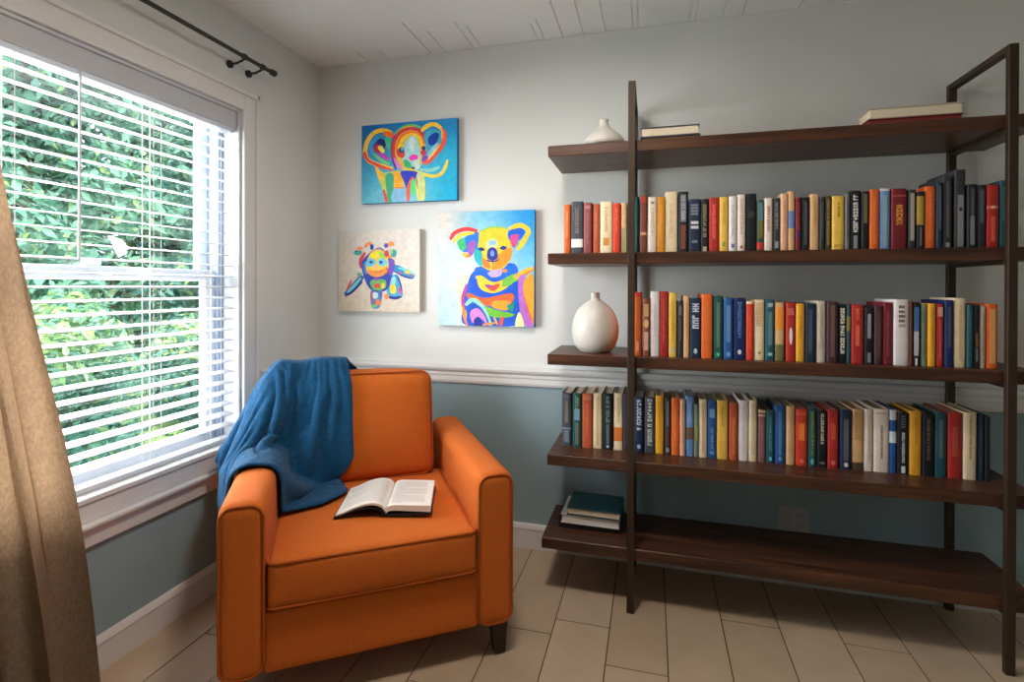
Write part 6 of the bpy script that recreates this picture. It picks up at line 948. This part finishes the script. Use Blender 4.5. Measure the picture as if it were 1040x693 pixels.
    -960, 1575, 1108, -951, 1583, 1137, -931, 1579, 1161, -926, 1584, 1191, -912, 1586, 1217, -890, 1583, 1238, -887, 1585, 1267, -882, 1588, 1297, -877, 1590, 1326, -870, 1594, 1355, -862, 1596, 1384, -852, 1599, 1413, -841, 1601, 1441, -829, 1602, 1470, -815, 1602, 1497, -800, 1598, 1524, -786, 1594, 1550, -770, 1581, 1572, -764, 1595, 1598, -783, 1603, 1622, -756, 1598, 1636, -736, 1604, 1658, -708, 1598, 1669, -689, 1574, 1665, -681, 1584, 1691, -656, 1576, 1704, -635, 1554, 1702, -632, 1571, 1726, -608, 1576, 1741, -593, 1559, 1722, -591, 1540, 1699, -567, 1538, 1716, -540, 1536, 1703, -512, 1530, 1710, -484, 1529, 1719, -461, 1525, 1735, -445, 1543, 1752, -425, 1524, 1737, -398, 1515, 1729, -368, 1517, 1736, -349, 1539, 1749, -322, 1543, 1761, -305, 1531, 1738, -274, 1529, 1743, -253, 1535, 1761, -226, 1531, 1748, -206, 1546, 1767, -182, 1537, 1750, -160, 1522, 1734, -133, 1534, 1739, -126, 1561, 1750, -95, 1558, 1748, -63, 1555, 1741, -49, 1558, 1712, -19, 1555, 1706,
    -938, 1594, 1096, -933, 1606, 1125, -926, 1610, 1155, -919, 1614, 1185, -898, 1612, 1207, -893, 1615, 1237, -885, 1617, 1266, -875, 1619, 1295, -865, 1620, 1323, -853, 1621, 1351, -841, 1620, 1379, -827, 1618, 1407, -813, 1614, 1434, -799, 1605, 1461, -787, 1592, 1486, -771, 1589, 1513, -755, 1593, 1539, -763, 1611, 1563, -785, 1614, 1584, -760, 1617, 1603, -741, 1625, 1627, -714, 1610, 1634, -698, 1584, 1641, -684, 1605, 1660, -658, 1599, 1674, -653, 1570, 1672, -637, 1587, 1692, -620, 1599, 1712, -590, 1596, 1719, -589, 1579, 1693, -566, 1562, 1685, -552, 1572, 1711, -522, 1568, 1714, -494, 1564, 1716, -480, 1562, 1742, -460, 1560, 1718, -435, 1546, 1712, -407, 1540, 1705, -376, 1539, 1705, -345, 1539, 1710, -316, 1539, 1722, -311, 1569, 1731, -286, 1568, 1746, -257, 1568, 1752, -226, 1568, 1756, -206, 1566, 1733, -177, 1560, 1738, -174, 1548, 1710, -144, 1546, 1703, -120, 1565, 1714, -101, 1587, 1723, -72, 1595, 1736, -41, 1592, 1725, -14, 1586, 1709, -2, 1586, 1679,
    -911, 1606, 1086, -905, 1615, 1116, -899, 1624, 1146, -896, 1635, 1175, -891, 1643, 1204, -878, 1642, 1233, -865, 1641, 1260, -852, 1639, 1288, -839, 1637, 1316, -825, 1633, 1343, -811, 1626, 1370, -797, 1617, 1396, -785, 1603, 1422, -772, 1592, 1448, -756, 1593, 1476, -747, 1607, 1503, -763, 1621, 1526, -785, 1626, 1547, -764, 1634, 1569, -746, 1644, 1593, -723, 1622, 1599, -708, 1595, 1606, -683, 1606, 1622, -663, 1619, 1641, -652, 1591, 1642, -626, 1580, 1655, -607, 1591, 1677, -603, 1619, 1690, -573, 1617, 1697, -570, 1599, 1669, -542, 1589, 1678, -534, 1604, 1704, -504, 1600, 1703, -486, 1599, 1727, -461, 1586, 1719, -429, 1585, 1726, -413, 1577, 1699, -384, 1570, 1692, -359, 1576, 1711, -328, 1577, 1722, -305, 1572, 1701, -276, 1574, 1709, -262, 1596, 1727, -236, 1603, 1742, -205, 1602, 1742, -176, 1596, 1732, -181, 1584, 1705, -153, 1581, 1693, -123, 1584, 1695, -91, 1584, 1686, -64, 1596, 1698, -51, 1625, 1709, -18, 1626, 1705, 1, 1616, 1680, 31, 1614, 1681,
    -897, 1631, 1075, -892, 1641, 1105, -886, 1650, 1135, -876, 1657, 1165, -863, 1655, 1193, -850, 1653, 1221, -836, 1651, 1250, -823, 1647, 1277, -809, 1639, 1304, -795, 1629, 1331, -783, 1617, 1357, -770, 1605, 1383, -756, 1595, 1410, -743, 1604, 1438, -746, 1622, 1465, -770, 1622, 1486, -784, 1639, 1509, -768, 1650, 1534, -749, 1660, 1558, -738, 1631, 1565, -719, 1606, 1572, -696, 1620, 1589, -669, 1629, 1604, -643, 1617, 1615, -627, 1591, 1621, -601, 1593, 1637, -618, 1614, 1653, -586, 1611, 1659, -572, 1637, 1670, -549, 1623, 1687, -521, 1618, 1671, -516, 1636, 1698, -490, 1633, 1714, -472, 1615, 1695, -442, 1617, 1704, -412, 1617, 1712, -390, 1609, 1689, -359, 1600, 1680, -330, 1594, 1689, -312, 1611, 1708, -285, 1608, 1691, -255, 1604, 1689, -231, 1616, 1706, -215, 1635, 1726, -183, 1634, 1724, -182, 1619, 1695, -160, 1609, 1677, -135, 1619, 1695, -105, 1621, 1682, -75, 1623, 1673, -43, 1626, 1670, -21, 1649, 1684, 1, 1639, 1664, 28, 1654, 1675, 55, 1645, 1660,
    -886, 1659, 1064, -875, 1664, 1094, -862, 1666, 1124, -848, 1664, 1153, -834, 1662, 1181, -821, 1659, 1210, -807, 1655, 1238, -794, 1642, 1264, -781, 1631, 1291, -767, 1620, 1317, -754, 1610, 1344, -740, 1601, 1372, -734, 1616, 1400, -746, 1633, 1425, -770, 1633, 1447, -770, 1651, 1473, -776, 1669, 1500, -753, 1676, 1522, -735, 1651, 1530, -728, 1619, 1536, -700, 1623, 1551, -673, 1619, 1567, -647, 1633, 1581, -625, 1613, 1589, -604, 1591, 1598, -610, 1617, 1615, -604, 1640, 1637, -575, 1644, 1650, -541, 1643, 1652, -531, 1654, 1683, -507, 1650, 1663, -486, 1629, 1674, -471, 1653, 1689, -443, 1638, 1687, -418, 1624, 1673, -396, 1645, 1688, -365, 1641, 1689, -333, 1633, 1682, -305, 1621, 1670, -296, 1645, 1692, -265, 1643, 1694, -238, 1640, 1676, -216, 1653, 1695, -196, 1632, 1687, -175, 1656, 1689, -146, 1643, 1691, -135, 1641, 1660, -106, 1636, 1665, -85, 1660, 1680, -52, 1662, 1680, -25, 1666, 1664, -3, 1656, 1646, 21, 1677, 1659, 36, 1665, 1633, 68, 1675, 1629,
    -861, 1672, 1052, -847, 1670, 1082, -833, 1665, 1111, -819, 1662, 1140, -805, 1662, 1169, -792, 1663, 1198, -778, 1654, 1226, -764, 1644, 1253, -751, 1630, 1279, -738, 1619, 1306, -723, 1610, 1333, -728, 1628, 1360, -745, 1642, 1384, -769, 1645, 1407, -775, 1663, 1434, -778, 1680, 1461, -758, 1691, 1484, -746, 1661, 1494, -722, 1640, 1502, -706, 1614, 1513, -677, 1617, 1529, -661, 1639, 1545, -637, 1619, 1553, -615, 1597, 1562, -595, 1616, 1580, -585, 1635, 1603, -587, 1664, 1619, -563, 1675, 1640, -542, 1678, 1665, -509, 1681, 1674, -479, 1668, 1677, -471, 1651, 1649, -445, 1666, 1665, -415, 1663, 1678, -403, 1651, 1649, -372, 1657, 1658, -342, 1668, 1669, -319, 1653, 1650, -287, 1653, 1653, -274, 1675, 1673, -244, 1678, 1686, -218, 1677, 1666, -209, 1647, 1655, -180, 1660, 1660, -150, 1652, 1654, -139, 1678, 1669, -108, 1674, 1663, -84, 1664, 1638, -64, 1687, 1653, -32, 1690, 1652, -21, 1677, 1622, 3, 1696, 1632, 35, 1702, 1627, 65, 1698, 1617, 65, 1684, 1585,
    -833, 1667, 1038, -819, 1665, 1068, -805, 1663, 1098, -790, 1664, 1127, -776, 1664, 1157, -762, 1664, 1187, -748, 1657, 1215, -734, 1645, 1242, -721, 1637, 1270, -707, 1622, 1296, -726, 1638, 1318, -745, 1650, 1342, -767, 1657, 1366, -775, 1674, 1394, -778, 1692, 1421, -763, 1705, 1446, -749, 1677, 1456, -737, 1647, 1466, -714, 1624, 1475, -685, 1620, 1489, -676, 1644, 1510, -649, 1627, 1518, -627, 1605, 1526, -616, 1627, 1549, -608, 1646, 1574, -578, 1659, 1582, -556, 1655, 1607, -532, 1658, 1632, -524, 1691, 1637, -492, 1684, 1641, -461, 1690, 1654, -448, 1672, 1629, -421, 1654, 1639, -416, 1688, 1648, -382, 1685, 1649, -353, 1680, 1632, -322, 1670, 1632, -304, 1690, 1652, -274, 1688, 1636, -248, 1697, 1651, -250, 1665, 1646, -224, 1668, 1626, -193, 1676, 1630, -165, 1663, 1621, -152, 1689, 1635, -123, 1675, 1629, -101, 1699, 1630, -69, 1700, 1620, -44, 1678, 1616, -34, 1709, 1613, -4, 1715, 1610, 16, 1695, 1590, 48, 1703, 1582, 77, 1721, 1581, 102, 1703, 1569,
)
DN = 55
bm = bmesh.new(); dv = [bm.verts.new((DRAPE[i] / 2000, DRAPE[i + 1] / 2000, DRAPE[i + 2] / 2000)) for i in range(0, len(DRAPE), 3)]
for j in range(DN - 1):
    for i in range(DN - 1): bm.faces.new((dv[j * DN + i], dv[j * DN + i + 1], dv[(j + 1) * DN + i + 1], dv[(j + 1) * DN + i]))
throw = obj('throw_blanket', bm, M_blue, loc=(CX, CY, 0), rz=CR)
for f in throw.data.polygons: f.use_smooth = True
md = throw.modifiers.new('thickness', 'SOLIDIFY'); md.thickness = .011; md.offset = 1
md = throw.modifiers.new('smooth', 'SUBSURF'); md.levels = 1; md.render_levels = 1
tag(throw, 'blue fleece throw blanket draped over the back corner of the orange armchair', 'blanket')


# ------------------------------------------------------------------ open book on the seat
ob = thing('open_book', 'open book with white pages lying face up on the orange seat cushion', 'book', (.857, -.828, .4700), math.radians(20))
PH = .232
def page_half(sgn, prof, thick0, thick1):
    """prof: top surface (x, z) from the gutter to the fore edge"""
    bm = bmesh.new(); P = spline(prof, k=6); n = len(P)
    T = [[bm.verts.new((sgn * p.x, y, p.y)) for p in P] for y in (0, PH)]
    Bt = [[bm.verts.new((sgn * p.x, y, p.y - (thick0 + (thick1 - thick0) * i / (n - 1)))) for i, p in enumerate(P)] for y in (0, PH)]
    for k in range(n - 1):
        bm.faces.new((T[0][k], T[0][k + 1], T[1][k + 1], T[1][k])); bm.faces.new((Bt[0][k], Bt[1][k], Bt[1][k + 1], Bt[0][k + 1]))
        for q in (0, 1): bm.faces.new((T[q][k], T[q][k + 1], Bt[q][k + 1], Bt[q][k]))
    for k in (0, n - 1): bm.faces.new((T[0][k], T[1][k], Bt[1][k], Bt[0][k]))
    return bm, P
LP = [(.001, .020), (.012, .034), (.035, .042), (.065, .041), (.10, .031), (.135, .016), (.165, .006)]
RP = [(.001, .020), (.012, .030), (.03, .033), (.06, .032), (.10, .030), (.152, .027)]
M_text = mat('grey_print', (176, 172, 170), .8)
for sgn, prof, t0, t1 in ((-1, LP, .010, .004), (1, RP, .016, .022)):
    bm, P = page_half(sgn, prof, t0, t1)
    blk = obj('page_block', bm, M_pagew, ob, smooth=True)
    bm = bmesh.new()
    R = random.Random(3)
    rows = 21
    for r in range(rows):
        y = PH * (.90 - .80 * r / (rows - 1)); last = .55 if r % 7 == 6 else 1
        a, b = int(len(P) * .18), int(len(P) * .90)
        b2 = a + int((b - a) * last)
        for k in range(a, b2):
            p, q = P[k], P[k + 1]; dz = .0005
            vs = [bm.verts.new((sgn * p.x, y, p.y + dz)), bm.verts.new((sgn * q.x, y, q.y + dz)), bm.verts.new((sgn * q.x, y + .0022, q.y + dz)), bm.verts.new((sgn * p.x, y + .0022, p.y + dz))]
            bm.faces.new(vs)
    obj('printed_lines', bm, M_text, blk)
bm = bmesh.new()
CP = [(-.172, -.0022), (-.15, .006), (-.11, .0195), (-.07, .0275), (-.04, .027), (-.015, .018), (0, .0028), (.012, .0026), (.05, .0028), (.10, .0028), (.158, .0028)]
P = spline(CP, k=4)
for y0, y1 in ((-.005, PH + .005),):
    T = [[bm.verts.new((p.x, y, p.y)) for p in P] for y in (y0, y1)]; Bt = [[bm.verts.new((p.x, y, p.y - .0026)) for p in P] for y in (y0, y1)]
    n = len(P)
    for k in range(n - 1):
        bm.faces.new((T[0][k], T[0][k + 1], T[1][k + 1], T[1][k])); bm.faces.new((Bt[0][k], Bt[1][k], Bt[1][k + 1], Bt[0][k + 1]))
        for q in (0, 1): bm.faces.new((T[q][k], T[q][k + 1], Bt[q][k + 1], Bt[q][k]))
    for k in (0, n - 1): bm.faces.new((T[0][k], T[1][k], Bt[1][k], Bt[0][k]))
obj('cover', bm, mat('black_cover', (34, 34, 38), .5), ob, smooth=True)

# ------------------------------------------------------------------ garden outside the window
bm = bmesh.new(); box(bm, -26, -.2, -12, 26, -.75, -.6); struct('lawn', bm, M_lawn)
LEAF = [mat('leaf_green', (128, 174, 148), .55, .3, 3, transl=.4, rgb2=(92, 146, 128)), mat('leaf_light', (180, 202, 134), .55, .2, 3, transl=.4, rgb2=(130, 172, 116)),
        mat('leaf_blue_green', (112, 162, 146), .55, .3, 3, transl=.4, rgb2=(80, 132, 122)), mat('leaf_pale', (200, 216, 180), .55, .2, 3, transl=.4)]
def tree(name, label, loc, h, crown, n, mi, size, seed, blobs, group=None):
    R = random.Random(seed)
    e = thing(name, label, 'tree' if 'tree' in name else 'shrub', loc, 0, group)
    bm = bmesh.new()
    if name == 'shrub': tube(bm, [(0, 0, 0), (.03, .01, h * .3), (0, .02, h * .5)], lambda t: .022 * (1.2 - t), 8)
    else: tube(bm, [(0, 0, 0), (.05, .02, h * .3), (-.03, .04, h * .6), (.02, 0, h * .85)], lambda t: .05 + .07 * h / 5 * (1 - t), 9)
    for k in range(0 if name == 'shrub' else 6):
        a = R.uniform(0, 2 * PI); z = h * R.uniform(.3, .7); L = crown * R.uniform(.5, .8)
        tube(bm, [(0, .02, z), (L * .5 * math.cos(a), L * .5 * math.sin(a), z + .3), (L * math.cos(a), L * math.sin(a), z + .7)], lambda t: .035 * (1.15 - t), 6)
    obj('trunk', bm, M_bark, e, smooth=True)
    bm = bmesh.new()
    C = []
    for q in range(blobs):
        a = R.uniform(0, 2 * PI); rr = .66 * crown * math.sqrt(R.random())
        C.append((rr * math.cos(a), rr * math.sin(a), h * (.06 + .88 * (q + R.random()) / blobs), R.uniform(.28, .42) * crown))
    for k in range(n):
        bx_, by_, bz_, br = R.choice(C)
        d = Vector((R.gauss(0, 1), R.gauss(0, 1), R.gauss(0, 1))).normalized()
        p = Vector((bx_, by_, bz_)) + d * br * R.uniform(.6, 1.05)
        if p.z < .05: continue
        s = size * R.uniform(.6, 1.4)
        nrm = (d + Vector((R.gauss(0, .5), R.gauss(0, .5), R.gauss(.4, .5)))).normalized()
        a = nrm.orthogonal().normalized(); a.rotate(Quaternion(nrm, R.uniform(0, 6.3))); b = nrm.cross(a)
        A, B_, C_, D_ = p - a * s, p + b * s * .45 + nrm * s * .12, p + a * s, p - b * s * .45 + nrm * s * .12
        vs = [bm.verts.new(q) for q in (A, B_, C_, D_)]
        m = mi[0] if R.random() < .7 else R.choice(mi)
        if name == 'shrub' and p.z > h * .74 and R.random() < .5: m = R.choice((1, 1, 1, 3))   # sunlit shrub tops put into the leaf colour by height
        f = bm.faces.new((vs[0], vs[1], vs[2])); f.material_index = m
        f = bm.faces.new((vs[0], vs[2], vs[3])); f.material_index = m
    obj('foliage', bm, LEAF, e)
tree('garden_tree', 'leafy green tree outside the window, filling its upper left', (-3.7, .85, -.6), 6.6, 1.25, 34000, (0, 0, 1, 2), .055, 1, 60)
tree('garden_tree', 'blue green tree outside, seen at the upper right of the window', (-3.8, 3.5, -.6), 6.8, 1.25, 34000, (2, 0, 0, 1), .055, 2, 60)
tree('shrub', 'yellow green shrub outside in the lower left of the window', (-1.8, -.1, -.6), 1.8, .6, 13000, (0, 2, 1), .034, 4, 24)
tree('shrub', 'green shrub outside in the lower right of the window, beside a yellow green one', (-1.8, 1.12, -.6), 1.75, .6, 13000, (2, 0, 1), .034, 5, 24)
tree('garden_tree', 'tall distant tree behind the others outside the window', (-7.9, 1.8, -.6), 9.5, 1.9, 22000, (0, 2, 3), .17, 6, 40)
tree('garden_tree', 'distant tree glimpsed between the two near trees outside the window', (-7.9, 5.65, -.6), 9.3, 1.9, 22000, (0, 2, 0, 3), .17, 8, 44)
tree('garden_tree', 'wide distant tree far outside at the right of the window', (-7.9, 9.5, -.6), 9.0, 1.9, 22000, (2, 0, 3), .17, 7, 40)

# ------------------------------------------------------------------ light
W = bpy.data.worlds.new('World'); S.world = W; W.use_nodes = True
bg = W.node_tree.nodes['Background']; bg.inputs['Color'].default_value = (.86, .94, 1, 1); bg.inputs['Strength'].default_value = 4.3
def light(name, kind, loc, target, energy, color=(1, 1, 1), **k):
    d = bpy.data.lights.new(name, kind); d.energy = energy; d.color = color
    for a, b in k.items(): setattr(d, a, b)
    o = bpy.data.objects.new(name, d); COL.objects.link(o); o.location = loc
    o.rotation_euler = (Vector(target) - Vector(loc)).to_track_quat('-Z', 'Y').to_euler()
    return o
light('sun', 'SUN', (3, -3, 9), (-3.2, 2.5, 0), 9, (1, .95, .86), angle=math.radians(3))
light('window_daylight', 'AREA', (-.203, -1.245, 1.30), (1.6, -1.2, 1.5), 98, (.95, .98, 1), shape='RECTANGLE', size=1.32, size_y=1.36)
lamp = thing('ceiling_light', 'round flush ceiling light in the middle of the room', 'lamp', (1.35, -1.25, H))
obj('base_plate', lathe([(.17, -.03), (.18, -.02), (.18, -.0005)], 40), M_trim, lamp, smooth=True)
dm = bpy.data.materials.new('lit_diffuser'); dm.use_nodes = True
b = dm.node_tree.nodes['Principled BSDF']; b.inputs['Emission Color'].default_value = (1, .88, .75, 1); b.inputs['Emission Strength'].default_value = 2
obj('diffuser', lathe([(.02, -.085), (.09, -.078), (.14, -.06), (.165, -.031)], 40), dm, lamp, smooth=True)
light('ceiling_lamp', 'AREA', (1.35, -1.25, H - .095), (1.35, -1.25, 0), 19, (1, .91, .81), shape='DISK', size=.3)

# ------------------------------------------------------------------ camera
cd = bpy.data.cameras.new('camera'); cam = bpy.data.objects.new('camera', cd); COL.objects.link(cam)
cd.sensor_width = 36; cd.lens = F / 1040 * 36; cd.shift_y = -(346.5 - 292.7325) / 1040; cd.clip_start = .02; cd.clip_end = 200
M = Matrix((RT, UP, -FW)).transposed().to_4x4(); M.translation = CAM; cam.matrix_world = M
S.camera = cam
vs = S.view_settings
S.display_settings.display_device = 'sRGB'
vs.view_transform = 'Standard'; vs.look = 'None'; vs.gamma = 1; vs.use_curve_mapping = False; vs.exposure = 0
S.cycles.use_denoising = True
S.cycles.max_bounces = 10; S.cycles.diffuse_bounces = 6; S.cycles.transparent_max_bounces = 16
S.cycles.sample_clamp_indirect = 6; S.cycles.caustics_reflective = False; S.cycles.caustics_refractive = False
